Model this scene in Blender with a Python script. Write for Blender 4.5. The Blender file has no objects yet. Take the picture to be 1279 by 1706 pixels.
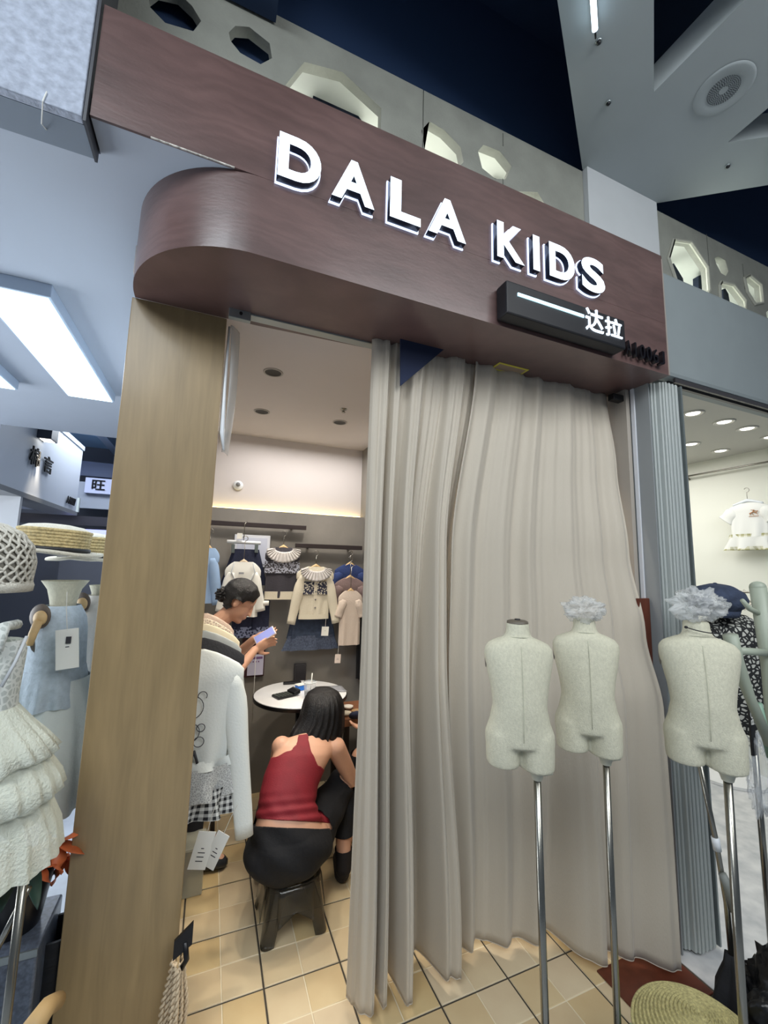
import bpy, bmesh, math, random
from math import sin, cos, pi, radians, sqrt, exp
from mathutils import Vector, Matrix, noise
random.seed(7)
SC = bpy.context.scene
COL = SC.collection
# ------------------------------------------------------------------ camera
FPX = 689.818
YAW, PITCH, ROLL = radians(22.3041), radians(7.38816), radians(-1.39525)
CAMZ = 1.55
fw = Vector((sin(YAW)*cos(PITCH), cos(YAW)*cos(PITCH), sin(PITCH)))
rt = Vector((cos(YAW), -sin(YAW), 0)); dn = fw.cross(rt)
rt2 = rt*cos(ROLL) + dn*sin(ROLL); dn2 = -rt*sin(ROLL) + dn*cos(ROLL)
cam_data = bpy.data.cameras.new('camera'); cam = bpy.data.objects.new('camera', cam_data); COL.objects.link(cam)
cam_data.sensor_fit = 'HORIZONTAL'; cam_data.sensor_width = 36; cam_data.lens = 36*FPX/1279
cam_data.clip_start = 0.02; cam_data.clip_end = 100
up2 = -dn2; bk = -fw
cam.matrix_world = Matrix(((rt2.x, up2.x, bk.x, 0), (rt2.y, up2.y, bk.y, 0), (rt2.z, up2.z, bk.z, CAMZ), (0, 0, 0, 1)))
SC.camera = cam
# ------------------------------------------------------------------ world, exposure, lights
W = bpy.data.worlds.new('world'); SC.world = W; W.use_nodes = True
W.node_tree.nodes['Background'].inputs[0].default_value = (0.55, 0.68, 0.85, 1)
W.node_tree.nodes['Background'].inputs[1].default_value = 0.16
SC.view_settings.view_transform = 'Standard'; SC.view_settings.look = 'None'
SC.view_settings.gamma = 1; SC.view_settings.use_curve_mapping = False
SC.view_settings.exposure = 0.0
def area(name, loc, size, power, col, rot=(0, 0, 0), sy=None):
    l = bpy.data.lights.new(name, 'AREA'); l.energy = power; l.color = col; l.size = size
    if sy: l.shape = 'RECTANGLE'; l.size_y = sy
    o = bpy.data.objects.new(name, l); o.location = loc; o.rotation_euler = rot; COL.objects.link(o); return o
def spot(name, loc, power, col, angle=80, blend=.5, rot=(0, 0, 0), r=.03):
    l = bpy.data.lights.new(name, 'SPOT'); l.energy = power; l.color = col; l.spot_size = radians(angle); l.spot_blend = blend
    l.shadow_soft_size = r
    o = bpy.data.objects.new(name, l); o.location = loc; o.rotation_euler = rot; COL.objects.link(o); return o
area('mall_light_cool', (-1.2, -0.9, 3.6), 1.6, 96, (.88, .95, 1.0), (radians(18), 0, radians(-20)))
area('mall_light_front', (1.5, -1.1, 3.4), 1.8, 72, (.96, .99, 1.0), (radians(35), 0, radians(0)))
area('shop_cove_light', (0.6, 2.75, 2.45), 1.0, 11, (1.0, .96, .92), (0, 0, 0), .5)
area('neighbour_light', (3.0, 2.6, 2.53), 1.3, 26, (1.0, .99, .97), (0, 0, 0))
area('upper_room_light', (0.9, 2.1, 3.72), 2.6, 44, (1.0, 1.0, .97), (0, 0, 0), .3)
area('upper_room_light', (2.9, 2.1, 3.72), 1.0, 30, (.95, 1.0, .97), (0, 0, 0), .3)
area('left_shops_light', (-2.0, 6.6, 3.3), 1.8, 75, (.84, .92, 1.0), (0, 0, 0))
area('soffit_fill', (-3.6, 2.6, 1.5), 2.2, 140, (.88, .94, 1.0), (0, radians(-115), 0), 1.6)  # unseen fill light, added to brighten the left soffit from below
area('left_ceiling_light', (-.87, 3.0, 2.6), 0.3, 30, (.84, .92, 1.0), (0, 0, 0), 1.3)
for p, e in (((.28, 2.0, 2.44), 26), ((.20, 2.62, 2.44), 14), ((.72, 2.66, 2.44), 14), ((.95, 1.95, 2.44), 26), ((.55, 1.72, 2.44), 16), ((1.45, 1.75, 2.44), 14)):
    spot('downlight_beam', p, e*1.2, (1.0, .90, .74), 100, .6)
# ------------------------------------------------------------------ helpers
def lin(c):
    return tuple(((v/255)/12.92 if v/255 <= .04045 else ((v/255+.055)/1.055)**2.4) for v in c) + (1,)
MATS = {}
def M(name, col, rough=.6, metal=0, var=0.0, vs=8, bump=0, bs=60, emit=0, alpha=1, trans=0, stretch=None, rnd=0, sheen=0, col2=None, coat=0, wave=None, ior=None):
    if name in MATS: return MATS[name]
    m = bpy.data.materials.new(name); MATS[name] = m; m.use_nodes = True
    nt = m.node_tree; N = nt.nodes; L = nt.links; b = N['Principled BSDF']
    c = lin(col); b.inputs['Base Color'].default_value = c; b.inputs['Roughness'].default_value = rough; b.inputs['Metallic'].default_value = metal
    if sheen: b.inputs['Sheen Weight'].default_value = sheen
    if coat: b.inputs['Coat Weight'].default_value = coat; b.inputs['Coat Roughness'].default_value = .15
    if trans: b.inputs['Transmission Weight'].default_value = trans
    if ior: b.inputs['IOR'].default_value = ior
    if alpha < 1: b.inputs['Alpha'].default_value = alpha
    if emit: b.inputs['Emission Color'].default_value = c; b.inputs['Emission Strength'].default_value = emit
    tc = N.new('ShaderNodeTexCoord'); mp = N.new('ShaderNodeMapping'); L.new(tc.outputs['Object'], mp.inputs[0])
    if stretch: mp.inputs['Scale'].default_value = stretch
    src = None
    if var:
        n = N.new('ShaderNodeTexNoise'); n.inputs['Scale'].default_value = vs; n.inputs['Detail'].default_value = 6; L.new(mp.outputs[0], n.inputs[0])
        r = N.new('ShaderNodeValToRGB'); L.new(n.outputs['Fac'], r.inputs[0])
        c2 = lin(col2) if col2 else tuple(max(0, x*(1-var)) for x in c[:3])+(1,)
        c1 = c if col2 else tuple(min(1, x*(1+var*.6)) for x in c[:3])+(1,)
        r.color_ramp.elements[0].position = .32; r.color_ramp.elements[1].position = .68
        r.color_ramp.elements[0].color = c2; r.color_ramp.elements[1].color = c1
        src = r.outputs[0]
    if wave:
        w = N.new('ShaderNodeTexWave'); w.inputs['Scale'].default_value = wave[0]; w.inputs['Distortion'].default_value = wave[1]; w.inputs['Detail'].default_value = 3
        w.inputs['Detail Scale'].default_value = 1.5
        w.bands_direction = wave[2]; L.new(mp.outputs[0], w.inputs[0])
        mx = N.new('ShaderNodeMix'); mx.data_type = 'RGBA'; mx.blend_type = 'MULTIPLY'
        mr = N.new('ShaderNodeMapRange'); mr.inputs['To Min'].default_value = 1-wave[3]; L.new(w.outputs['Fac'], mr.inputs[0])
        mx.inputs[0].default_value = 1
        if src: L.new(src, mx.inputs[6])
        else: mx.inputs[6].default_value = c
        L.new(mr.outputs[0], mx.inputs[7]); src = mx.outputs[2]
    if rnd:
        oi = N.new('ShaderNodeObjectInfo'); h = N.new('ShaderNodeHueSaturation')
        mr = N.new('ShaderNodeMapRange'); mr.inputs['To Min'].default_value = 1-rnd; mr.inputs['To Max'].default_value = 1+rnd
        L.new(oi.outputs['Random'], mr.inputs[0]); L.new(mr.outputs[0], h.inputs['Value'])
        mr2 = N.new('ShaderNodeMapRange'); mr2.inputs['To Min'].default_value = 1.12; mr2.inputs['To Max'].default_value = .8
        L.new(oi.outputs['Random'], mr2.inputs[0]); L.new(mr2.outputs[0], h.inputs['Saturation'])
        if src: L.new(src, h.inputs['Color'])
        else: h.inputs['Color'].default_value = c
        src = h.outputs[0]
    if src: L.new(src, b.inputs['Base Color'])
    if bump:
        n = N.new('ShaderNodeTexNoise'); n.inputs['Scale'].default_value = bs; n.inputs['Detail'].default_value = 4; L.new(mp.outputs[0], n.inputs[0])
        bp = N.new('ShaderNodeBump'); bp.inputs['Strength'].default_value = bump; bp.inputs['Distance'].default_value = .01
        L.new(n.outputs['Fac'], bp.inputs['Height']); L.new(bp.outputs[0], b.inputs['Normal'])
    return m
def check_mat(name, c1, c2, scale, rough=.8, kind='check'):
    if name in MATS: return MATS[name]
    m = bpy.data.materials.new(name); MATS[name] = m; m.use_nodes = True
    nt = m.node_tree; N = nt.nodes; L = nt.links; b = N['Principled BSDF']; b.inputs['Roughness'].default_value = rough
    tc = N.new('ShaderNodeTexCoord'); sp = N.new('ShaderNodeSeparateXYZ'); L.new(tc.outputs['Object'], sp.inputs[0])
    def sq(out):
        a = N.new('ShaderNodeMath'); a.operation = 'MULTIPLY'; a.inputs[1].default_value = scale; L.new(out, a.inputs[0])
        f = N.new('ShaderNodeMath'); f.operation = 'FRACT'; L.new(a.outputs[0], f.inputs[0])
        g = N.new('ShaderNodeMath'); g.operation = 'GREATER_THAN'; g.inputs[1].default_value = .5; L.new(f.outputs[0], g.inputs[0]); return g.outputs[0]
    ad = N.new('ShaderNodeMath'); ad.operation = 'ADD'
    sx = N.new('ShaderNodeMath'); sx.operation = 'ADD'; L.new(sp.outputs[0], sx.inputs[0]); L.new(sp.outputs[1], sx.inputs[1])
    L.new(sq(sx.outputs[0]), ad.inputs[0]); L.new(sq(sp.outputs[2]), ad.inputs[1])
    h = N.new('ShaderNodeMath'); h.operation = 'MULTIPLY'; h.inputs[1].default_value = .5; L.new(ad.outputs[0], h.inputs[0])
    mx = N.new('ShaderNodeMix'); mx.data_type = 'RGBA'; mx.inputs[6].default_value = lin(c1); mx.inputs[7].default_value = lin(c2)
    L.new(h.outputs[0], mx.inputs[0]); L.new(mx.outputs[2], b.inputs['Base Color']); return m
def blotch_mat(name, c1, c2, scale, thr=.5, rough=.8, kind='voronoi', zband=None, c3=None):
    """two-colour printed / knitted pattern"""
    if name in MATS: return MATS[name]
    m = bpy.data.materials.new(name); MATS[name] = m; m.use_nodes = True
    nt = m.node_tree; N = nt.nodes; L = nt.links; b = N['Principled BSDF']; b.inputs['Roughness'].default_value = rough
    tc = N.new('ShaderNodeTexCoord'); v = N.new('ShaderNodeTexVoronoi'); v.inputs['Scale'].default_value = scale
    if kind == 'edge': v.feature = 'DISTANCE_TO_EDGE'
    L.new(tc.outputs['Object'], v.inputs[0])
    g = N.new('ShaderNodeMath'); g.operation = 'GREATER_THAN'; g.inputs[1].default_value = thr; L.new(v.outputs['Distance'], g.inputs[0])
    mx = N.new('ShaderNodeMix'); mx.data_type = 'RGBA'; mx.inputs[6].default_value = lin(c1); mx.inputs[7].default_value = lin(c2)
    L.new(g.outputs[0], mx.inputs[0]); L.new(mx.outputs[2], b.inputs['Base Color']); return m
def mesh(name, vs, fs, m=None, parent=None, smooth=False):
    me = bpy.data.meshes.new(name); me.from_pydata([tuple(v) for v in vs], [], fs); me.update()
    return link(name, me, m, parent, smooth)
def link(name, me, m=None, parent=None, smooth=False):
    o = bpy.data.objects.new(name, me); COL.objects.link(o)
    if m and not me.materials: me.materials.append(m)
    if smooth: me.polygons.foreach_set('use_smooth', [True]*len(me.polygons))
    if parent:
        o.parent = parent; o.matrix_parent_inverse = Matrix.Translation(-parent.location)
    return o
def thing(name, label, cat, loc=(0, 0, 0), group=None):
    o = bpy.data.objects.new(name, None); COL.objects.link(o); o.location = loc; o.empty_display_size = .05
    o['label'] = label; o['category'] = cat
    if group: o['group'] = group
    return o
def tag(o, label, cat, group=None):
    o['label'] = label; o['category'] = cat
    if group: o['group'] = group
    return o
def struct(o): o['kind'] = 'structure'; return o
class MB:
    def __init__(s): s.v = []; s.f = []
    def add(s, v, f):
        k = len(s.v); s.v += [tuple(x) for x in v]; s.f += [tuple(i+k for i in q) for q in f]; return s
    def box(s, x0, x1, y0, y1, z0, z1):
        return s.add([(x, y, z) for x in (x0, x1) for y in (y0, y1) for z in (z0, z1)],
                     [(0, 1, 3, 2), (4, 6, 7, 5), (0, 4, 5, 1), (2, 3, 7, 6), (0, 2, 6, 4), (1, 5, 7, 3)])
    def loft(s, rings, cap=True, closed=True):
        k = len(s.v); n = len(rings[0])
        for r in rings: s.v += [tuple(p) for p in r]
        for i in range(len(rings)-1):
            for j in range(n if closed else n-1):
                a = k+i*n+j; b = k+i*n+(j+1) % n; s.f.append((a, b, b+n, a+n))
        if cap and closed:
            s.f.append(tuple(k+j for j in reversed(range(n)))); e = k+(len(rings)-1)*n; s.f.append(tuple(e+j for j in range(n)))
        return s
    def tube(s, pts, rad, n=10, cap=True):
        pts = [Vector(p) for p in pts]; rs = rad if isinstance(rad, (list, tuple)) else [rad]*len(pts)
        rings = []; ref = None
        for i, p in enumerate(pts):
            d = (pts[min(i+1, len(pts)-1)]-pts[max(i-1, 0)]).normalized()
            if ref is None: ref = Vector((0, 0, 1)) if abs(d.z) < .9 else Vector((1, 0, 0))
            u = (ref-d*ref.dot(d)).normalized(); w = d.cross(u); ref = u
            rings.append([p+(u*cos(2*pi*j/n)+w*sin(2*pi*j/n))*rs[i] for j in range(n)])
        return s.loft(rings, cap)
    def capsule(s, a, b, ra, rb, n=14):
        a = Vector(a); b = Vector(b); d = (b-a).normalized(); pts = []; rs = []
        for t in (-.98, -.8, -.5, -.2): pts.append(a+d*ra*t); rs.append(ra*sqrt(1-t*t))
        pts.append(a); rs.append(ra); pts.append((a+b)/2); rs.append((ra+rb)/2); pts.append(b); rs.append(rb)
        for t in (.2, .5, .8, .98): pts.append(b+d*rb*t); rs.append(rb*sqrt(1-t*t))
        return s.tube(pts, rs, n)
    def ell(s, c, r, n=16, m=10, R=None):
        k = len(s.v); c = Vector(c); rings = []
        for i in range(m+1):
            t = pi*(i+.02)/(m+.04); ring = []
            for j in range(n):
                p = Vector((r[0]*sin(t)*cos(2*pi*j/n), r[1]*sin(t)*sin(2*pi*j/n), -r[2]*cos(t)))
                if R: p = R @ p
                ring.append(c+p)
            rings.append(ring)
        return s.loft(rings)
    def lathe(s, prof, c=(0, 0, 0), n=24, mod=None, cap=False):
        rings = []
        for i, (r, z) in enumerate(prof):
            rings.append([(c[0]+(r*(mod(2*pi*j/n, i) if mod else 1))*cos(2*pi*j/n), c[1]+(r*(mod(2*pi*j/n, i) if mod else 1))*sin(2*pi*j/n), c[2]+z) for j in range(n)])
        return s.loft(rings, cap)
    def prism(s, poly, axis, a, b):
        """poly 2D extruded along axis between a and b"""
        def P(p, t): return {'x': (t, p[0], p[1]), 'y': (p[0], t, p[1]), 'z': (p[0], p[1], t)}[axis]
        return s.loft([[P(p, a) for p in poly], [P(p, b) for p in poly]])
    def build(s, name, m=None, parent=None, smooth=False, bevel=0, solid=0, sub=0, auto=False):
        o = mesh(name, s.v, s.f, m, parent, smooth)
        me = o.data; bm = bmesh.new(); bm.from_mesh(me)
        bmesh.ops.remove_doubles(bm, verts=bm.verts, dist=1e-6)
        bmesh.ops.recalc_face_normals(bm, faces=bm.faces); bm.to_mesh(me); bm.free()
        if auto:
            me.polygons.foreach_set('use_smooth', [True]*len(me.polygons)); me.set_sharp_from_angle(angle=radians(38))
        if bevel:
            md = o.modifiers.new('b', 'BEVEL'); md.width = bevel; md.segments = 2; md.limit_method = 'ANGLE'
        if solid:
            md = o.modifiers.new('s', 'SOLIDIFY'); md.thickness = solid; md.offset = 0
        if sub:
            md = o.modifiers.new('u', 'SUBSURF'); md.levels = sub; md.render_levels = sub
        return o
def evalmesh(o, name=None):
    dg = bpy.context.evaluated_depsgraph_get(); dg.update()
    me = bpy.data.meshes.new_from_object(o.evaluated_get(dg)); return me
def curve_mesh(polys, ext):
    """filled 2D polygons (first outer, rest holes) -> mesh verts/faces in (u,v,w)"""
    cu = bpy.data.curves.new('c', 'CURVE'); cu.dimensions = '2D'; cu.fill_mode = 'BOTH'; cu.extrude = ext
    for pl in polys:
        sp = cu.splines.new('POLY'); sp.points.add(len(pl)-1); sp.use_cyclic_u = True
        for i, p in enumerate(pl): sp.points[i].co = (p[0], p[1], 0, 1)
    o = bpy.data.objects.new('tmp', cu); COL.objects.link(o); me = evalmesh(o); bpy.data.objects.remove(o); return me
def text_mesh(s, ext=.02, off=0.0, bev=0):
    cu = bpy.data.curves.new('t', 'FONT'); cu.body = s; cu.extrude = ext; cu.offset = off; cu.size = 1; cu.resolution_u = 6
    o = bpy.data.objects.new('tmp', cu); COL.objects.link(o); me = evalmesh(o); bpy.data.objects.remove(o); return me
def place(me, O, U, V, Nn, box=None):
    """map mesh (u,v,w) to world; box=(u0,u1,v0,v1) fits it"""
    O, U, V, Nn = Vector(O), Vector(U), Vector(V), Vector(Nn)
    xs = [v.co.x for v in me.vertices]; ys = [v.co.y for v in me.vertices]
    if box and xs:
        ax, bx, ay, by = min(xs), max(xs), min(ys), max(ys)
    for v in me.vertices:
        u, w, t = v.co
        if box:
            u = box[0]+(u-ax)/max(1e-6, bx-ax)*(box[1]-box[0]); w = box[2]+(w-ay)/max(1e-6, by-ay)*(box[3]-box[2])
        v.co = O+U*u+V*w+Nn*t
    me.update(); return me
def writing(name, s, x0, x1, z0, z1, y, m, parent, ext=.0005, off=.0):
    me = place(text_mesh(s, ext, off), (0, y, 0), (1, 0, 0), (0, 0, 1), (0, -1, 0), (x0, x1, z0, z1))
    return link(name, me, m, parent)
def at(px, py, Y=None, Z=None, X=None):
    d = fw + rt2*((px-639.5)/FPX) + dn2*((py-853)/FPX); o = Vector((0, 0, CAMZ))
    t = (Y/d.y) if Y is not None else ((Z-CAMZ)/d.z if Z is not None else X/d.x)
    return o+d*t
def XZ(px, py, Y): p = at(px, py, Y=Y); return (p.x, p.z)
def remesh(mb, vox, smooth=3):
    o = mb.build('tmp_body'); md = o.modifiers.new('r', 'REMESH'); md.mode = 'VOXEL'; md.voxel_size = vox; md.adaptivity = 0
    if smooth:
        sm = o.modifiers.new('s', 'SMOOTH'); sm.factor = .5; sm.iterations = smooth
    me = evalmesh(o); me.materials.clear(); bpy.data.objects.remove(o); return me
def cut_shell(src, f, off=.004, wr=None):
    """copy of mesh src where f(co)>0, cut cleanly along f=0, pushed outward"""
    bm = bmesh.new(); bm.from_mesh(src); bm.normal_update()
    val = {v: f(v.co) for v in bm.verts}; nor = {v: v.normal.copy() for v in bm.verts}
    kill = [v for v in bm.verts if val[v] < 0 and all(val[e.other_vert(v)] < 0 for e in v.link_edges)]
    bmesh.ops.delete(bm, geom=kill, context='VERTS')
    for e in list(bm.edges):
        a, b = e.verts
        if a in val and b in val and val[a]*val[b] < 0:
            t = val[a]/(val[a]-val[b]); na, nb = nor[a], nor[b]
            ne, nv = bmesh.utils.edge_split(e, a, t); val[nv] = 0; nor[nv] = (na*(1-t)+nb*t).normalized()
    for fc in list(bm.faces):
        z = [v for v in fc.verts if val[v] == 0]
        if len(z) == 2 and not any(e.other_vert(z[0]) is z[1] for e in z[0].link_edges):
            bmesh.utils.face_split(fc, z[0], z[1])
    dead = [fc for fc in bm.faces if sum(val[v] for v in fc.verts) < 0 or min(val[v] for v in fc.verts) < -1e-9]
    bmesh.ops.delete(bm, geom=dead, context='FACES')
    loose = [v for v in bm.verts if not v.link_faces]; bmesh.ops.delete(bm, geom=loose, context='VERTS')
    for v in bm.verts:
        k = off + (wr(v.co) if wr else 0); v.co += nor[v]*k
    me = bpy.data.meshes.new('shell'); bm.to_mesh(me); bm.free(); return me
def ring(c, U, V, n=24, mod=None, sq=1.0):
    c, U, V = Vector(c), Vector(U), Vector(V); out = []
    for j in range(n):
        a = 2*pi*j/n; ca, sa = cos(a), sin(a)
        if sq != 1: ca = math.copysign(abs(ca)**sq, ca); sa = math.copysign(abs(sa)**sq, sa)
        k = mod(a) if mod else 1
        out.append(c+(U*ca+V*sa)*k)
    return out
def smoothstep(a, b, x):
    t = max(0, min(1, (x-a)/(b-a))); return t*t*(3-2*t)
def interp(kn, x):
    if x <= kn[0][0]: return kn[0][1]
    for (a, va), (b, vb) in zip(kn, kn[1:]):
        if x <= b: return va+(vb-va)*smoothstep(a, b, x)
    return kn[-1][1]
# ------------------------------------------------------------------ materials
wood = M('cherry_veneer', (100, 77, 74), .36, var=.28, vs=2.5, stretch=(1, 1, 3), wave=(2.5, 14, 'Z', .12), bump=.05, bs=40, coat=.25)
ply = M('birch_plywood', (150, 128, 92), .42, var=.14, vs=4, stretch=(7, 7, .7), wave=(1.6, 22, 'X', .05), coat=.15)
white_p = M('white_paint', (205, 208, 210), .7, var=.05, vs=3, bump=.03)
beamwhite = M('beam_paint', (176, 184, 186), .6, var=.06, vs=2, bump=.03)
concrete = M('concrete_board', (150, 151, 142), .8, var=.14, vs=6, bump=.25, bs=90)
navy = M('navy_paint', (26, 50, 84), .75, var=.06, vs=1)
navy_cloth = M('navy_board', (24, 36, 66), .8)
alu = M('aluminium', (170, 178, 178), .35, .8)
steel = M('brushed_steel', (150, 148, 140), .25, .95, bump=.04, bs=200, stretch=(1, 1, .05))
black = M('black_plastic', (16, 16, 20), .35)
blackc = M('black_cloth', (14, 15, 20), .9, var=.3, vs=30, bump=.3, bs=50)
greywall = M('grey_microcement', (134, 130, 124), .7, var=.16, vs=3, bump=.12, bs=20)
intwhite = M('interior_white', (206, 200, 198), .75, var=.03, vs=2)
lamp_w = M('lamp_diffuser', (215, 240, 255), .4, emit=3.2)
letter_w = M('letter_face', (226, 240, 255), .4, emit=1.4)
glow_w = M('letter_backlight', (205, 220, 255), .4, emit=1.6)
linen = M('linen', (200, 197, 176), .9, var=.09, vs=160, stretch=(1, 1, .6), bump=.25, bs=350)
curt = M('curtain_satin', (196, 186, 170), .62, var=.05, vs=3, bump=.12, bs=260, stretch=(1, 1, .25), sheen=.3)
skin = M('skin', (214, 164, 136), .5, var=.05, vs=8)
skin2 = M('skin_shadow_tone', (190, 138, 114), .5, var=.05, vs=8)
hair = M('black_hair', (14, 12, 14), .38, var=.3, vs=60, stretch=(4, 4, .4), bump=.5, bs=90)
woodl = M('pale_wood', (205, 172, 122), .5, var=.1, vs=10, stretch=(1, 1, 4))
straw = M('straw', (196, 176, 128), .85, var=.3, vs=120, bump=.5, bs=220)
paper = M('white_card', (226, 226, 220), .6)
ink = M('printed_ink', (50, 50, 56), .7)
glass = M('clear_plastic', (235, 240, 245), .12, alpha=.28)
exec_parts = []
# ================================================================== SETTING
def quadwall(name, x0, x1, y0, y1, z0, z1, m): return struct(MB().box(x0, x1, y0, y1, z0, z1).build(name, m))
grout_d = M('dark_joint', (70, 62, 52), .9)
mallfloor = M('grey_floor', (158, 162, 168), .3, var=.2, vs=5)
floor = quadwall('floor', -.36, 1.86, 1.02, 3.3, -.06, -.0045, grout_d)
quadwall('floor_mall', -6, 6, -4, 1.02, -.08, -.004, mallfloor)
quadwall('floor_left', -6, -.36, 1.02, 10, -.08, -.004, mallfloor)
marble = M('white_marble', (214, 214, 214), .25, var=.12, vs=9, col2=(178, 180, 184))
quadwall('floor_neighbour', 1.86, 6, 1.02, 5, -.08, -.002, marble)
# tiles: 145 mm quarters in 290 mm groups
tile_m = M('beige_tile', (214, 192, 150), .4, var=.1, vs=5, rnd=.05, bump=.05, bs=20, col2=(204, 178, 136))
grout_l = M('pale_joint', (226, 214, 186), .8)
tb = MB(); h = .0695
tb.loft([[(sx*(h-b), sy*(h-b), z) for sx, sy in ((-1, -1), (1, -1), (1, 1), (-1, 1))] for b, z in ((0, -.004), (0, -.0015), (.0015, 0))])
t0 = None; gm = MB()
for i in range(8):
    for j in range(7):
        X0 = -.29 + .29*i; Y0 = 1.177 + .29*j
        if X0+.29 > 1.9: continue
        gm.box(X0+.0035, X0+.2865, Y0+.0035, Y0+.2865, -.004, -.002)
        for a in range(2):
            for b in range(2):
                c = (X0+.0735+.143*a, Y0+.0735+.143*b, 0)
                if t0 is None: t0 = tb.build('tile', tile_m, floor); o = t0
                else: o = t0.copy(); COL.objects.link(o); o.parent = floor
                o.matrix_parent_inverse = Matrix(); o.location = c
g = gm.build('tile_grout', grout_l, floor); g['kind'] = 'stuff'
# interior walls of the shop
quadwall('ceiling', -.31, 1.86, 1.5, 3.3, 2.5, 2.6, intwhite)
quadwall('wall_back_upper', -.30, 1.13, 3.2, 3.3, 1.9, 2.5, intwhite)
wb = quadwall('wall_back', -.30, 1.105, 3.12, 3.2, 0, 1.93, greywall)
quadwall('wall_right', 1.105, 1.86, 2.5, 3.3, 0, 2.5, greywall)
beigewall = M('beige_grey_paint', (166, 158, 148), .8, var=.04, vs=2)
quadwall('wall_partition', 1.86, 1.885, 1.38, 2.51, 0, 2.49, beigewall)
quadwall('wall_left', -.318, -.28, 1.66, 3.3, 0, 2.6, white_p)
# LED cove strip on top of the grey panel
led = MB().box(-.3, 1.09, 3.165, 3.185, 1.932, 1.94).build('trim_1', M('led_strip', (255, 226, 150), .5, emit=5)); struct(led)
# white partition edge and dark wood board
struct(MB().box(1.885, 1.912, 1.355, 1.375, 0, 2.46).build('trim_2', M('white_trim', (214, 216, 222), .4), bevel=.002))
struct(MB().box(1.912, 1.95, 1.362, 1.40, 0, 2.46).build('trim_3', M('grey_trim', (128, 132, 136), .5)))
tag(MB().box(1.80, 1.889, 1.335, 1.352, 0.002, 1.43).build('wood_board', M('red_brown_wood', (96, 48, 32), .4, var=.2, vs=5, stretch=(6, 6, 1)), bevel=.003),
    'narrow red brown board standing at the right end of the curtain', 'board')
# pillar
pil = struct(MB().box(-.322, -.011, 1.58, 1.66, 0, 2.46).build('wall_pillar', ply, bevel=.003))
# soffit, left
soffit = M('soffit_paint', (170, 178, 190), .7, var=.03, vs=2)
quadwall('ceiling_left', -6, .13, 1.31, 4.62, 2.72, 2.8, soffit)
quadwall('ceiling_left_edge', -.382, .13, 1.198, 1.312, 2.7185, 2.80, soffit)
# perforated upper panels
def panel(name, outer, holes, Y, m, th=.05):
    me = curve_mesh([[XZ(x, y, Y) for x, y in outer]] + [[XZ(x, y, Y) for x, y in h] for h in holes], th/2)
    place(me, (0, Y+th/2, 0), (1, 0, 0), (0, 0, 1), (0, -1, 0)); return struct(link(name, me, m))
H1 = [(246, -10), (250, 12), (275, 38), (322, 52), (335, 35), (320, 10), (295, -14), (262, -22)]
H2 = [(381, 54), (392, 43), (415, 45), (449, 72), (453, 97), (434, 107), (400, 88), (384, 68)]
H3 = [(475, 142), (507, 103), (570, 120), (635, 180), (634, 222), (600, 262), (520, 240)]
H4 = [(702, 217), (715, 202), (740, 217), (767, 245), (772, 270), (757, 284), (722, 268), (707, 250)]
H5 = [(796, 252), (805, 241), (832, 252), (852, 277), (842, 299), (825, 298), (803, 280)]
H6 = [(848, 318), (895, 320), (912, 348), (900, 380), (860, 350)]
yb0, yt0 = 3.0, 3.775
def rc(x0, x1, z1=3.775, z0=2.95):
    return [(x0, z0), (x1, z0), (x1, z1), (x0, z1)]
def panel2(name, x0, x1, holes, z1=3.775, z0=2.76):
    Y = 1.5; me = curve_mesh([rc(x0, x1, z1, z0)] + [[XZ(x, y, Y) for x, y in h] for h in holes], .02)
    place(me, (0, Y+.02, 0), (1, 0, 0), (0, 0, 1), (0, -1, 0)); return struct(link(name, me, concrete))
panel2('wall_upper_1', -1.6, .762, [H1, H2, H3])
panel2('wall_upper_2', .766, 1.77, [H4, H5, H6])
seam_m = M('seam', (96, 98, 92), .9)
HA = [(1113, 431), (1122, 400), (1150, 404), (1178, 446), (1181, 484), (1172, 500), (1131, 484)]
HB = [(1190, 430), (1196, 427), (1208, 434), (1213, 452), (1209, 460), (1201, 455), (1193, 440)]
HC = [(1198, 476), (1201, 470), (1221, 475), (1241, 501), (1244, 530), (1200, 520)]
HD = [(1239, 464), (1248, 459), (1267, 475), (1270, 505), (1257, 507), (1244, 487)]
HE = [(1276, 520), (1290, 510), (1310, 530), (1300, 560), (1280, 550)]
panel2('wall_upper_3', 2.345, 4.6, [HA, HB, HC, HD, HE], 3.77, 2.9)
for px, y0, y1 in ((838, 222, 243), (838, 298, 330), (1177, 390, 446), (1177, 486, 540), (1237, 440, 480)):
    a = at(px, y0, Y=1.4985); b = at(px, y1, Y=1.4985); struct(MB().box(a.x-.003, a.x+.001, 1.4985, 1.501, b.z, a.z).build('trim_seam', seam_m))
# hole rims
def rim(pts, Y=1.497, r=.011):
    p = [at(x, y, Y=Y) for x, y in pts]; p = p+[p[0], p[1]]
    return struct(MB().tube(p, r, 6).build('trim_hole', M('rim_concrete', (176, 176, 164), .8, bump=.3, bs=90)))
for hh in (HA, HC, HD): rim(hh)
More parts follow.
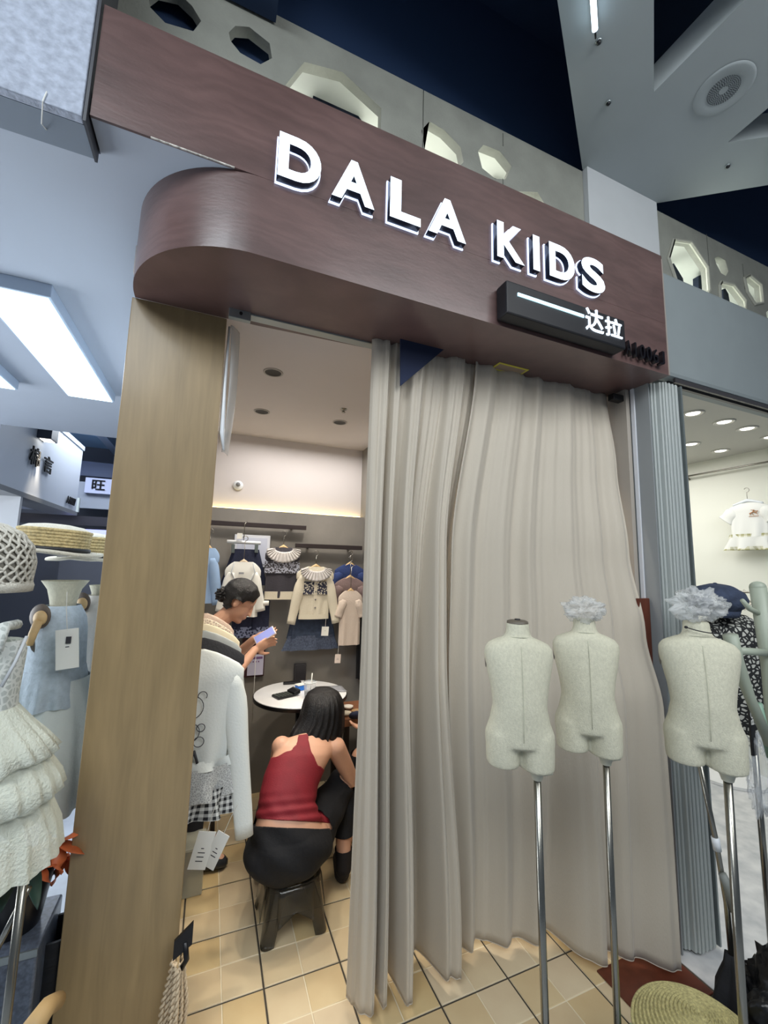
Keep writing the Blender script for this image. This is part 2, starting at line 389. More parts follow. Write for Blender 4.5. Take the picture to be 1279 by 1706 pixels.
# white column and the star shaped ceiling beams
quadwall('wall_column', 1.772, 2.343, 1.47, 1.62, 2.5, 3.78, white_p)
outer = [(1.764, 1.494), (2.327, 1.49), (3.3, .78), (4.4, -.1), (4.4, -.8), (-1.1, -.8), (-1.1, -.575)]
def zp(x, y): p = at(x, y, Z=3.78); return (p.x, p.y)
h1 = [zp(1089, 153), zp(1240, 0), zp(1330, -95), zp(1120, -120), zp(1089, 0)]
h2 = [zp(1212, 237), zp(1279, 228), zp(1420, 212), zp(1400, 120), zp(1279, 180)]
me = curve_mesh([outer, h1, h2], .07); place(me, (0, 0, 3.85), (1, 0, 0), (0, 1, 0), (0, 0, 1)); struct(link('ceiling_beams', me, beamwhite))
quadwall('ceiling_navy', -6, 7, -4, 1.9, 4.6, 4.7, navy)
quadwall('wall_navy', -6, 7, 1.56, 1.6, 3.78, 4.62, navy)
struct(MB().box(-1.6, .085, 1.34, 1.49, 3.72, 4.6).build('ceiling_navy_drop', navy))
# navy boards close behind the two left holes
struct(MB().box(-1.6, .10, 1.585, 1.60, 2.9, 3.78).build('wall_navy_board', navy))
for k_ in (0, 1): struct(MB().prism([(-.55+.36*k_, 3.36), (-.15+.36*k_, 3.30), (-.15+.36*k_, 3.325), (-.55+.36*k_, 3.385)], 'y', 1.56, 1.584).build('trim_strip', beamwhite))
# room seen through the holes
cream = M('cream_paint', (214, 216, 210), .7, var=.03)
quadwall('wall_loft', -1.6, 4.8, 2.6, 2.66, 2.81, 3.85, cream)
quadwall('ceiling_loft', -1.6, 4.8, 1.56, 2.66, 3.8, 3.86, cream)
quadwall('floor_loft', -1.6, 4.8, 1.56, 2.6, 2.81, 2.85, cream)
for k, (px, py, s) in enumerate(((575, 205, .2), (760, 290, .06), (830, 300, .05), (1128, 465, .13), (1178, 480, .12), (1210, 490, .05), (1255, 508, .04), (300, 30, .16), (420, 85, .14), (885, 345, .16))):
    p = at(px, py, Y=1.75)
    struct(MB().prism([(p.x-s, p.z-s*1.5), (p.x+s*.7, p.z-s*1.4), (p.x+s*.5, p.z+s*.2), (p.x-s*.2, p.z+s*.9), (p.x-s*.8, p.z+s*.6)], 'y', 1.75, 1.79).build('trim_navy_rib', M('rib_navy', (20, 34, 58), .8)))
# stone-look fascia top left
stone = M('blue_grey_plaster', (166, 174, 190), .75, var=.24, vs=45, bump=.5, bs=70)
lf = thing('fascia_box', 'pale mottled grey fascia box above the left corridor, top left corner', 'fascia', (-1.2, 1.26, 2.66))
MB().box(-2.6, -.395, 1.175, 1.20, 2.69, 4.2).build('front_panel', stone, lf, bevel=.003)
MB().box(-2.6, -.395, 1.20, 1.30, 2.69, 2.71).build('underside', M('grey_board', (120, 130, 142), .7), lf)
MB().box(-.393, -.386, 1.18, 1.305, 2.685, 4.2).build('edge_strip', M('dark_edge', (60, 62, 68), .5), lf)
lwire = MB().tube([(-.47, 1.172, 2.72), (-.475, 1.172, 2.69), (-.49, 1.22, 2.67), (-.495, 1.29, 2.71)], .0015, 5).build('wire', paper, lf)
# ---------------------------------------------------------------- fascia sign of the shop
sg = thing('shop_sign', 'long reddish brown wooden shop sign with rounded left corner and backlit white letters', 'sign', (.8, 1.35, 2.46))
R_, CX, CY = .372, .06, 1.562
arc = [(CX-R_*sin(a), CY-R_*cos(a)) for a in [radians(90)*k/24 for k in range(25)]]   # front to left
low = arc[::-1] + [(.8, 1.19), (1.905, 1.19), (1.905, 1.475), (-.312, 1.575)]
MB().prism([(-.312, 1.578)]+arc[::-1]+[(1.905, 1.19), (1.905, 1.485), (.1, 1.578)], 'z', 2.459, 2.718).build('lower_band', wood, sg, auto=True)
MB().box(-.382, 1.905, 1.1895, 1.197, 2.7165, 3.068).build('upper_board', wood, sg)
MB().box(1.9, 1.908, 1.1885, 1.24, 2.46, 3.05).build('edge_strip', M('pale_edge', (150, 140, 132), .5), sg)
MB().box(-.24, -.02, 1.1885, 1.1925, 2.7145, 2.7175).build('chipped_edge', M('chipped_paint', (190, 186, 178), .9, var=.6, vs=90), sg)
for (px, py) in ((308, 397), (413, 404)):
    p = at(px, py, Z=2.50); MB().ell((p.x+.0, p.y, p.z), (.006, .004, .004), 8, 5).build('chip', M('chip', (200, 180, 170), .9), sg)
side = M('letter_side', (24, 40, 62), .3)
lets = [('D', 464, 536), ('A', 554, 625), ('L', 650, 701), ('A', 714, 776), ('K', 828, 873), ('I', 888, 899), ('D', 915, 957), ('S', 969, 1007)]
for i, (ch, a, b) in enumerate(lets):
    yc = 253 + (a-464)*.40
    x0 = at(a, yc, Y=1.158).x; x1 = at(b, yc+8, Y=1.158).x; z0, z1 = at(464, 291, Y=1.158).z, at(465, 217, Y=1.158).z
    if ch == 'S': z0 -= .003; z1 += .003
    me = place(text_mesh(ch, .5, .035), (0, 1.170, 0), (1, 0, 0), (0, 0, 1), (0, -.024, 0), (x0, x1, z0, z1))
    me.materials.append(side); me.materials.append(letter_w)
    for p in me.polygons: p.material_index = 1 if p.normal.y < -.7 or p.normal.y > .7 else 0
    L0 = link('letter', me, None, sg)
    me2 = place(text_mesh(ch, .5, .045), (0, 1.185, 0), (1, 0, 0), (0, 0, 1), (0, -.006, 0), (x0-.004, x1+.004, z0-.004, z1+.004))
    link('backlight', me2, glow_w, L0)
# lightbox
MB().prism([(.925, 2.472), (.925, 2.602), (1.54, 2.602), (1.54, 2.472)], 'y', 1.128, 1.188).build('light_box', M('dark_box', (8, 9, 18), .5), sg, bevel=.006)
z = 2.568
bar0, bar1 = at(862, 490, Y=1.127), at(972, 527, Y=1.127)
MB().box(bar0.x, bar1.x, 1.124, 1.13, bar0.z-.007, bar0.z+.005).build('light_bar', M('bar_glow', (190, 235, 250), .4, emit=1.4), sg)
for ch, a, b, ya, yb_ in (('达', 975, 1004, 516, 553), ('拉', 1008, 1035, 531, 562)):
    yc = (ya+yb_)/2; xm = (a+b)/2
    x0 = at(a, yc, Y=1.127).x; x1 = at(b, yc, Y=1.127).x
    writing('character', ch, x0, x1, at(xm, yb_, Y=1.127).z, at(xm, ya, Y=1.127).z, 1.1265, letter_w, sg, .003, .006)
xx0, xx1 = at(1042, 590, Y=1.165).x, at(1108, 600, Y=1.165).x
for k, ch in enumerate('A1006J'):
    w = (xx1-xx0)/6; ins = .017 if ch == '1' else .005
    writing('number', ch, xx0+w*k+ins, xx0+w*(k+1)-ins, 2.482, 2.548, 1.172, M('number_black', (16, 14, 20), .25), sg, .009, .006)
# ceiling label under the sign
p0 = at(832, 604, Z=2.457); p1 = at(882, 621, Z=2.457)
lb = thing('sticker', 'small yellow edged sticker on the underside of the wooden sign', 'sticker', (p0.x, p0.y, 2.456))
MB().box(p0.x+.0, p1.x-.02, p1.y-.02, p1.y+.045, 2.4575, 2.459).build('border', M('yellow', (200, 190, 70), .6), lb)
MB().box(p0.x+.01, p1.x-.03, p1.y-.01, p1.y+.035, 2.4568, 2.4577).build('face', M('sticker_face', (150, 130, 110), .6), lb)
# navy triangle
tri = [XZ(667, 562, 1.43), XZ(742, 580, 1.43), XZ(667, 643, 1.43)]
tag(MB().prism(tri, 'y', 1.43, 1.436).build('pennant', navy_cloth), 'dark navy triangle hanging in front of the curtain top', 'pennant')
# curtain rail channel and rail end
rl = thing('curtain_rail', 'grey metal rail channel along the top of the shop opening', 'rail', (.3, 1.52, 2.44))
MB().box(-.005, 1.85, 1.505, 1.545, 2.452, 2.492).build('channel', alu, rl, bevel=.002)
MB().box(-.006, .07, 1.50, 1.52, 2.425, 2.462).build('bracket', alu, rl, bevel=.002)
MB().tube([(.035, 1.499, 2.445), (.035, 1.495, 2.445)], .006, 8).build('screw', black, rl)
tag(MB().box(1.79, 1.872, 1.39, 1.425, 2.40, 2.432).build('rail_end_block', black, bevel=.003), 'small black block at the right end of the curtain top', 'bracket')
# plastic strip by the pillar
ps = thing('plastic_strip', 'pale translucent plastic strip hanging beside the plywood pillar', 'plastic strip', (.02, 1.6, 1.95))
stripm = M('milky_plastic', (205, 206, 204), .5, alpha=.42)
rings = []
for i in range(25):
    t = i/24; zz = 2.45-.50*t; x = .004+.01*sin(t*3)
    rings.append([(x+.035*s*(1-.35*t), 1.60+.05*s*s+.004*sin(9*t+4*s), zz) for s in [k/8 for k in range(9)]])
MB().loft(rings, False, False).build('film', stripm, ps, True, solid=.0015)
MB().tube([(.0, 1.598, 2.44), (-.001, 1.596, 2.2), (.002, 1.594, 2.02), (.012, 1.592, 1.955)], [.004, .006, .009, .004], 8).build('rolled_edge', M('white_plastic', (222, 226, 230), .3), ps, True)
# ================================================================== CURTAINS
def curtain(name, label, xl, xr, yl, yr, knots, amp, nu, nv, zt, zb, tight=None):
    """xl,xr,yl,yr functions of v (0 top..1 bottom); knots: (u, +1 fwd / -1 back)"""
    root = thing(name, label, 'curtain', ((xl(.5)+xr(.5))/2, 1.5, .02), 'shop front curtains')
    rows = []; ub = 1.7 if xr(0) > 1.5 else 1
    for j in range(nv+1):
        v = j/nv; row = []
        for i in range(nu+1):
            u = i/nu; f = interp(knots, u)
            fine = sin(u*61+3*v)*.22*(1-v*.7) + sin(u*137+2*v)*.10*(1-v*.6)
            A = amp(u, v)
            x = xl(v)+(xr(v)-xl(v))*u + .35*A*interp(knots, u+.02)*(1 if u < .97 and u > .02 else 0)*.4
            y = yl(v)+(yr(v)-yl(v))*u**ub - A*(f+fine)
            s = .012*noise.noise(Vector((u*7, v*3, 2)))*v
            z = zt(u)+(zb(u)-zt(u))*v
            row.append((x+s, y+s, z))
        rows.append(row)
    MB().loft(rows, False, False).build('drape', curt, root, True, solid=.0022)
    MB().tube([rows[-1][i] for i in range(0, nu+1, 3)], .0022, 6).build('hem', curt, root, True)
    return root
k1 = [(0, -.2), (.035, .7), (.13, 1), (.165, -.5), (.195, .9), (.245, .8), (.28, -.9), (.32, -.9), (.36, 1), (.43, .9), (.50, -.9), (.56, -.6), (.66, -1), (.72, .8), (.82, 1), (.88, -.7), (.95, -.9), (1, -.8)]
curtain('left_curtain' if False else 'curtain', 'pale beige curtain left half, bunched in narrow folds beside the shop opening',
        lambda v: .538+.012*v, lambda v: 1.05-.10*smoothstep(0, .35, v)+.09*smoothstep(.5, 1, v), lambda v: 1.48+.09*v, lambda v: 1.475+.10*v,
        k1, lambda u, v: (.016+.072*smoothstep(0, 1, v)), 420, 70, lambda u: 2.47, lambda u: .035+.01*sin(u*9))
k2 = [(0, .8), (.04, -.7), (.09, .8), (.17, -1), (.2, -.6), (.27, .7), (.37, -.9), (.43, .6), (.52, -.8), (.58, .5), (.66, 1.2), (.74, -.2), (.8, .7), (.88, -.5), (.95, .6), (1, .0)]
curtain('curtain', 'pale beige curtain right half, wide and flaring forward behind the headless busts',
        lambda v: 1.02-.10*smoothstep(0, .35, v)+.07*smoothstep(.5, 1, v), lambda v: interp([(0, 1.85), (.17, 1.83), (.34, 1.82), (.49, 1.825), (.62, 1.84), (.82, 1.81), (1, 1.775)], v),
        lambda v: 1.468+.13*v, lambda v: interp([(0, 1.475), (.17, 1.42), (.34, 1.37), (.49, 1.315), (.62, 1.265), (.82, 1.24), (1, 1.215)], v), k2,
        lambda u, v:   .014+.018*v+.045*exp(-((u-.60)/.13)**2)*smoothstep(.55, 1, v), 420, 70, lambda u: 2.47, lambda u: .04+.02*exp(-((u-.5)/.06)**2))
# curtain header hooks hidden under the sign are left out
# ================================================================== FOLDING DOOR STACK
fd = thing('folding_door', 'folded stack of pale grey folding door slats between the two shops', 'folding door', (1.98, 1.30, 0))
slat = M('grey_slat', (172, 178, 176), .5)
n = 13; v0 = MB()
xs0, dx = 1.900, .0122
sl = MB().prism([(0, .0), (.003, -.003), (.0078, -.003), (.0108, .0), (.0108, .115), (0, .115)], 'z', .015, 2.462)
first = None
for i in range(n):
    X = xs0+i*dx; yy = 1.248 - .0*i + (.0 if i % 2 else .005)
    if i < 4: yy += (4-i)*.013
    if first is None:
        first = sl.build('slat', slat, fd); o = first; me0 = first.data
        for v in me0.vertices: pass
    else: o = first.copy(); COL.objects.link(o); o.parent = fd
    o.matrix_parent_inverse = Matrix.Translation(-fd.location); o.location = (X, yy, 0)
MB().box(2.069, 2.078, 1.243, 1.37, .01, 2.46).build('end_post', M('end_post', (150, 158, 158), .3, .6), fd)
MB().box(1.892, 1.899, 1.285, 1.372, .0, 2.462).build('side_post', M('grey_post', (140, 144, 146), .45), fd)
# ================================================================== NEIGHBOUR SHOP
nb_white = M('neighbour_white', (226, 226, 214), .6)
fas = M('neighbour_fascia', (138, 146, 148), .55, var=.03)
struct(MB().box(1.912, 4.6, 1.27, 1.34, 2.52, 3.09).build('wall_neighbour_fascia', fas, bevel=.02))
struct(MB().box(2.08, 4.6, 1.34, 1.39, 2.52, 2.56).build('ceiling_neighbour_edge', fas))
for y0, w, zz in ((1.275, .012, 2.52), (1.31, .016, 2.52)):
    struct(MB().box(2.085, 4.6, y0, y0+w, zz-.022, zz).build('trim_track', M('track_dark', (60, 58, 60), .4)))
quadwall('ceiling_neighbour', 2.0, 4.2, 1.39, 4.2, 2.545, 2.62, M('neighbour_ceiling', (196, 194, 186), .7))
quadwall('wall_neighbour_right', 4.0, 4.1, 1.2, 4.2, 0, 2.6, nb_white)
quadwall('wall_neighbour_back', 1.95, 4.2, 4.1, 4.2, 0, 2.6, nb_white)
quadwall('wall_neighbour_left', 1.90, 1.955, 1.42, 4.2, 0, 2.6, nb_white)
for px, py in ((1154, 689), (1206, 703), (1244, 714), (1151, 740), (1200, 751), (1239, 755), (1158, 771), (1284, 728)):
    p = at(px, py, Z=2.543)
    if p.x > 3.95: continue
    r = .062 if px != 1158 else .05
    d = thing('downlight', {1154: 'lit downlight nearest the folding door in the front row next door', 1206: 'second lit downlight from the folding door in the front row next door', 1244: 'third lit downlight from the folding door in the front row next door', 1151: 'lit downlight nearest the folding door in the middle row next door', 1200: 'second lit downlight of the middle row next door', 1239: 'third lit downlight of the middle row next door', 1158: 'rearmost small downlight next to the folding door in the neighbouring shop', 1284: 'lit downlight cut by the right edge in the neighbouring shop'}[px], 'downlight', (p.x, p.y, 2.545), 'neighbour shop downlights')
    MB().lathe([(r, 0), (r, -.006), (r*.8, -.008), (r*.72, -.001)], (p.x, p.y, 2.545), 24).build('trim_ring', M('ring_white', (200, 198, 190), .4), d, True)
    MB().ell((p.x, p.y, 2.543), (r*.62, r*.62, .006), 20, 6).build('lamp', M('lamp_warm', (255, 252, 240), .4, emit=3.5), d, True)
# wall rod, t-shirt
rod = thing('clothes_rail', 'chrome rail fixed high on the neighbouring shop wall', 'rail', (3.93, 1.9, 2.35))
MB().tube([(3.93, 1.35, 2.42), (3.93, 2.55, 2.42)], .008, 8).build('rod', steel, rod, True)
for y in (1.62, 2.38): MB().tube([(3.93, y, 2.42), (3.965, y, 2.42), (3.998, y, 2.40)], .008, 8).build('bracket', steel, rod, True)
rr2 = thing('clothes_rail', 'chrome rail with empty hangers behind the blue cap', 'rail', (3.7, 1.9, 1.55))
a, b = at(1152, 984, X=3.7), at(1279, 985, X=3.7)
MB().tube([(3.7, a.y+.3, 1.42), (3.7, b.y-.3, 1.42)], .008, 8).build('rod', steel, rr2, True)
for y in (a.y+.28, b.y-.28): MB().tube([(3.7, y, 1.42), (3.7, y, 0.0)], .01, 8).build('post', steel, rr2, True)
for k in range(9):
    y = b.y+.02+k*(a.y-b.y)/9
    hg = MB().tube([(3.7, y, 1.425), (3.7, y+.012, 1.44), (3.7, y+.018, 1.425), (3.7, y, 1.40), (3.7, y, 1.365)], .003, 6)
    hg.tube([(3.55, y, 1.30), (3.7, y, 1.37), (3.85, y, 1.30)], .006, 6)
    tag(hg.build('hanger', M('pale_hanger', (214, 206, 190), .5), None, True), 'pale hanger on the low chrome rail behind the blue cap', 'hanger', 'hangers on the low rail')
# ================================================================== GARMENT BUILDER
def shirt(root, m, O, U, N, W, L, neck=.07, slope=.045, sleeve=None, depth=.05, hemw=None, armdrop=.75, parts=True, wr=.5, cap=None, seed=0, bodyname='body', sag=0, armhole=.14):
    """O top of shoulders centre; U right dir; N towards viewer"""
    O, U, N = Vector(O), Vector(U).normalized(), Vector(N).normalized(); Zv = Vector((0, 0, 1)); hemw = hemw or W
    rings = []; m_ = 22
    hN = neck/2
    for i in range(m_+1):
        t = i/m_; dz = L*t
        if t < .16: k = t/.16; hw = hN+(W/2-hN)*(k**.93); dz = slope*k**1.25
        else:
            k = (t-.16)/.84; dz = slope+(L-slope)*k; aw = W/2 - (.012 if k > armhole else 0)
            hw = aw+(hemw/2-W/2)*smoothstep(.1, 1, k)
        d = depth*(.35+.65*smoothstep(0, .25, t))
        am = wr*.012*smoothstep(.15, 1, t)
        c = O-Zv*dz
        rr = []
        for j in range(48):
            a = 2*pi*j/48
            q = 1+ 0*a
            f = am*(sin(a*5+seed+t*2)+.6*sin(a*9+seed*2-t*3))
            rr.append(c+U*(hw*math.copysign(abs(cos(a))**.8, cos(a)))+N*(d*sin(a)*.5+f*abs(sin(a)))-Zv*(sag*cos(a)**2*t + .01*sin(a)*(1-t)*0))
        rings.append(rr)
    o = MB().loft(rings, False).build(bodyname, m, root, True)
    if sleeve:
        sl_, w0, w1, out = sleeve
        for s in (-1, 1):
            A = O+U*s*(W/2-.045)-Zv*(slope+.022); B = A+U*s*out*.55-Zv*sl_*.5+N*.006; C = A+U*s*out-Zv*sl_+N*.012
            rings = []
            for i in range(13):
                t = i/12; p = A*(1-t)**2+B*2*t*(1-t)+C*t*t; p2 = p
                w = (w0+(w1-w0)*t)*(.62+.38*smoothstep(0, .22, t)); dirv = (C-A).normalized(); side_ = dirv.cross(N).normalized()
                rings.append(ring(p, side_*w*(1+.05*sin(7*t+seed)), N*.02*(1+.3*sin(5*t)), 18))
            MB().loft(rings, True).build('sleeve', m, root, True)
    return o
def hanger(root, O, U, N, w=.34, hook=.10, m=woodl, slope=.055, th=.006):
    O, U, N = Vector(O), Vector(U).normalized(), Vector(N).normalized(); Z = Vector((0, 0, 1))
    rings = []
    for i in range(17):
        s = -1+i/8; zz = -slope*abs(s)**1.2; hh = .013*(1-.45*abs(s))
        rings.append([O+U*(s*w/2)+Z*(zz-hh)+N*(-th), O+U*(s*w/2)+Z*(zz-hh)+N*th, O+U*(s*w/2)+Z*(zz+hh)+N*th, O+U*(s*w/2)+Z*(zz+hh)-N*th])
    h_ = MB().loft(rings).build('hanger_arms', m, root, True)
    pts = [O+Z*.01, O+Z*hook*.55]
    for k in range(9):
        a = -pi/2+k/8*pi*1.35; pts.append(O+Z*(hook*.55+.018)+U*.018*cos(a)+Z*.018*sin(a))
    MB().tube(pts, .0022, 6).build('hanger_hook', steel, root, True)
def swing_tag(label, p, w, h, string=.06, tilt=0, m=paper, N=(0, -1, 0), group=None, ink_lines=3):
    p = Vector(p); N = Vector(N).normalized(); U = Vector((0, 0, 1)).cross(N).normalized(); U = U*-1
    t = thing('price_tag', label, 'tag', tuple(p), group)
    R = Matrix.Rotation(tilt, 3, N); Uu = R @ U; V = R @ Vector((0, 0, 1))
    def P(u, v, n): return p+Uu*u+V*v+N*n
    bx = MB().loft([[P(-w/2, -h, n), P(w/2, -h, n), P(w/2, 0, n), P(-w/2, 0, n)] for n in (-.001, .001)]).build('card', m, t)
    MB().tube([P(0, -.006, 0), P(.002, string*.5, 0), P(0, string, 0)], .0012, 5).build('string', M('string', (206, 204, 196), .8), t)
    ib = MB()
    for k in range(ink_lines):
        yy = -h*(.45+.11*k); ww = w*(.2 if k else .08)
        ib.loft([[P(-ww, yy-h*.012, n), P(ww, yy-h*.012, n), P(ww, yy+h*.012, n), P(-ww, yy+h*.012, n)] for n in (.0011, .0014)])
    ib.build('print', ink, t); return t
# t-shirt on the rod
ts = thing('t_shirt', 'white short sleeved child top with checked ruffle hem on the neighbouring shop wall', 'shirt', (3.9, 1.66, 1.85))
pc = at(1245, 838, X=3.9)
shirt(ts, M('white_jersey', (228, 228, 222), .8), (3.9, pc.y, pc.z), (0, -1, 0), (-1, 0, 0), .27, .27, .10, .03, (.08, .05, .055, .07), .05, .28)
ch = check_mat('beige_check', (224, 222, 206), (160, 158, 112), 24)
def ruffle(root, m, c, U, N, w0, w1, z0, z1, d=.03, freq=8, amp=.008, name='ruffle', scallop=0):
    c, U, N = Vector(c), Vector(U), Vector(N); rings = []
    for i in range(9):
        t = i/8; hw = (w0+(w1-w0)*t)/2; rr = []
        for j in range(72):
            a = 2*pi*j/72; f = 1+amp/hw*t*3*sin(a*freq)
            dz = scallop*abs(sin(a*freq*1.5))*t
            rr.append(Vector((c.x, c.y, z0+(z1-z0)*t-dz))+U*(hw*math.copysign(abs(cos(a))**.8, cos(a))*f)+N*(d*.6*sin(a)*(1+amp*40*t*sin(a*freq))))
        rings.append(rr)
    return MB().loft(rings, False).build(name, m, root, True)
ruffle(ts, ch, (3.9, pc.y, 0), (0, -1, 0), (-1, 0, 0), .285, .30, pc.z-.245, pc.z-.275, .04, 8, .004, 'check_band')
ruffle(ts, M('white_jersey', 0), (3.9, pc.y, 0), (0, -1, 0), (-1, 0, 0), .29, .34, pc.z-.27, pc.z-.36, .05, 8, .01)
ruffle(ts, ch, (3.9, pc.y, 0), (0, -1, 0), (-1, 0, 0), .345, .35, pc.z-.345, pc.z-.372, .055, 8, .011, 'check_hem')
hanger(ts, (3.9, pc.y, pc.z+.02), (0, -1, 0), (-1, 0, 0), .2, .12, M('white_plastic', (222, 226, 230), .3), .03, .006)
kn = M('knight_print', (176, 130, 90), .8)
lg = MB(); q = lambda y, z: (3.87, pc.y-y, pc.z-.09+z)
for pts, r in (([(.02, .0), (.045, .012), (.065, .006)], .004), ([(.065, .006), (.075, .02)], .003), ([(.03, .0), (.022, -.014)], .002), ([(.04, .0), (.046, -.014)], .002), ([(.06, .002), (.074, -.01)], .002),
               ([(.045, .014), (.05, .028)], .004), ([(.03, .03), (.072, .018)], .0015), ([(.015, -.022), (.08, -.022)], .002)):
    lg.tube([q(y, z) for y, z in pts], r, 6)
lg.build('chest_print', kn, ts)
# small motion detector on that wall
# ================================================================== HEADLESS BUSTS
def bust_mesh(vox=.007):
    b = MB(); rr = []
    for z, rx, ry, cy in ((.395, .036, .036, .004), (.372, .037, .037, .002), (.352, .042, .040, .0), (.343, .07, .05, 0), (.332, .096, .056, 0), (.315, .109, .060, 0), (.29, .109, .066, .0), (.25, .101, .070, -.002), (.20, .090, .070, -.006), (.155, .084, .070, -.008), (.11, .094, .070, -.004), (.075, .108, .071, 0), (.05, .109, .069, 0), (.04, .09, .05, 0)):
        rr.append(ring((0, cy, z), (rx, 0, 0), (0, ry, 0), 32, sq=.92 if .06 < z < .32 else 1))
    b.loft(rr)
    for s, zb in ((-1, -.012), (1, -.02)):
        b.loft([ring((s*.052, 0, z), (r1, 0, 0), (0, r2, 0), 24) for z, r1, r2 in ((.08, .052, .064), (.05, .054, .064), (.01, .054, .061), (zb, .052, .057))])
    return remesh(b, vox, 4)
BM_ = bust_mesh(.0055)
cotton_cap = M('cap_plastic', (196, 196, 180), .6)
def bust(label, x, y, z, rz=0, sc=1.0, pole_tilt=(0, 0), plate=True, neckcap=True, pole_r=.011, armholes=True, group='linen child bust forms', zs=.955):
    t = thing('bust_form', label, 'mannequin', (x, y, 0), None)
    R = Matrix.Rotation(rz, 3, 'Z')
    def T(p): return Vector((x, y, z+.014))+R @ Vector((p[0]*sc, p[1]*sc, p[2]*zs))
    me = BM_.copy(); me.name = 'torso'
    for v in me.vertices: v.co = T(v.co)
    link('torso', me, linen, t, True)
    # centre seam
    pts = [T((0, -ry-.0008, zz)) for zz, ry in ((.33, .056), (.29, .067), (.25, .073), (.2, .077), (.155, .079), (.11, .075), (.07, .072))]
    MB().tube(pts, .0008, 5).build('seam', M('seam_thread', (184, 184, 164), .9), t, True)
    MB().tube([T((.041*cos(a), -.001+.041*sin(a), .350-.004*sin(a))) for a in [2*pi*k/24 for k in range(25)]], .0012, 5).build('neck_seam', M('seam_thread', 0), t, True)
    if neckcap:
        MB().lathe([(.0, .003), (.026*sc, .003), (.034*sc, 0), (.035*sc, -.006)], T((0, .003, .397)), 20).build('neck_cap', M('cap_dark', (96, 88, 76), .5), t, True)
        MB().tube([T((0, .003, .398)), T((0, .003, .404))], .008, 10).build('neck_knob', black, t, True)
    if armholes:
        for s in (-1, 1):
            MB().ell(T((s*.1035, .012, .285)), (.0018, .022, .030), 20, 8, R).build('arm_plate', M('arm_plate_dark', (70, 66, 60), .5), t, True)
    px_, py_ = T((.052, 0, 0)).x, T((.052, 0, 0)).y; zt = T((0, 0, -.015)).z
    MB().lathe([(.022, 0), (.024, -.012), (.018, -.02), (.014, -.034)], (px_, py_, zt), 16).build('socket', cotton_cap, t, True)
    MB().tube([(px_+.012, py_-.01, zt-.018), (px_+.04, py_-.012, zt-.016)], [.006, .008], 8).build('clamp_screw', cotton_cap, t, True)
    bx_, by_ = px_+pole_tilt[0], py_+pole_tilt[1]
    MB().tube([(px_, py_, zt-.03), (bx_, by_, .02)], pole_r, 14).build('pole', steel, t, True)
    MB().lathe([(.0, .018), (.03, .018), (.12, .010), (.125, .002), (.125, 0)], (bx_, by_, 0), 32).build('base', steel, t, True)
    return t
bust('linen child bust, leftmost of the three before the curtain, bare neck with small knob', .842, 1.0, 1.005, radians(-30), .88, (.005, -.01), pole_r=.010)
b2 = bust('linen child bust in the middle of three, plastic film bunched on its neck', 1.105, 1.0, 1.008, radians(-38), .88, (-.02, -.02), neckcap=False, pole_r=.0095)
b3 = bust('largest linen child bust, right of the curtain, with plastic film and wire at its neck', 1.325, .80, 1.02, radians(-46), .90, (-.02, 0), neckcap=False, pole_r=.0105)
film = M('crumpled_film', (226, 228, 226), .12, alpha=.34, bump=.6, bs=90)
def crumple(name, label, c, r, seed, m=film, cat='plastic film', sq=1.0, amp=.45):
    bm = bmesh.new(); bmesh.ops.create_icosphere(bm, subdivisions=5, radius=1)
    for v in bm.verts:
        d = v.co.normalized(); nz = noise.noise(d*2.3+Vector((seed, 0, 0))); n2 = abs(noise.noise(d*5.5+Vector((0, seed, 0))))
        k = 1+amp*nz-amp*.9*n2+.1*noise.noise(d*14)
        v.co = Vector((d.x*r[0]*k, d.y*r[1]*k, d.z*r[2]*k*(sq)))+Vector(c)
    me = bpy.data.meshes.new(name); bm.to_mesh(me); bm.free()
    o = link(name, me, m, None, True); return tag(o, label, cat)
crumple('plastic_film', 'crumpled clear film bunched on the neck of the middle bust', (1.108, 1.0, 1.425), (.068, .055, .04), 3)
crumple('plastic_film', 'crumpled clear film bunched on the neck of the right bust', (1.343, .80, 1.455), (.08, .06, .048), 9)
cw = thing('neck_wire', 'thin dark wire loop around the neck of the right bust', 'wire', (1.335, .80, 1.365))
MB().tube([(1.335+.056*cos(a), .80+.05*sin(a), 1.395-.012*sin(-a)) for a in [pi*1.0+pi*k/16 for k in range(17)]], .0016, 6).build('loop', black, cw, True)
for s in (-1, 1): MB().ell((1.335+s*.056, .80, 1.395), (.005, .005, .004), 8, 6).build('clip', black, cw, True)
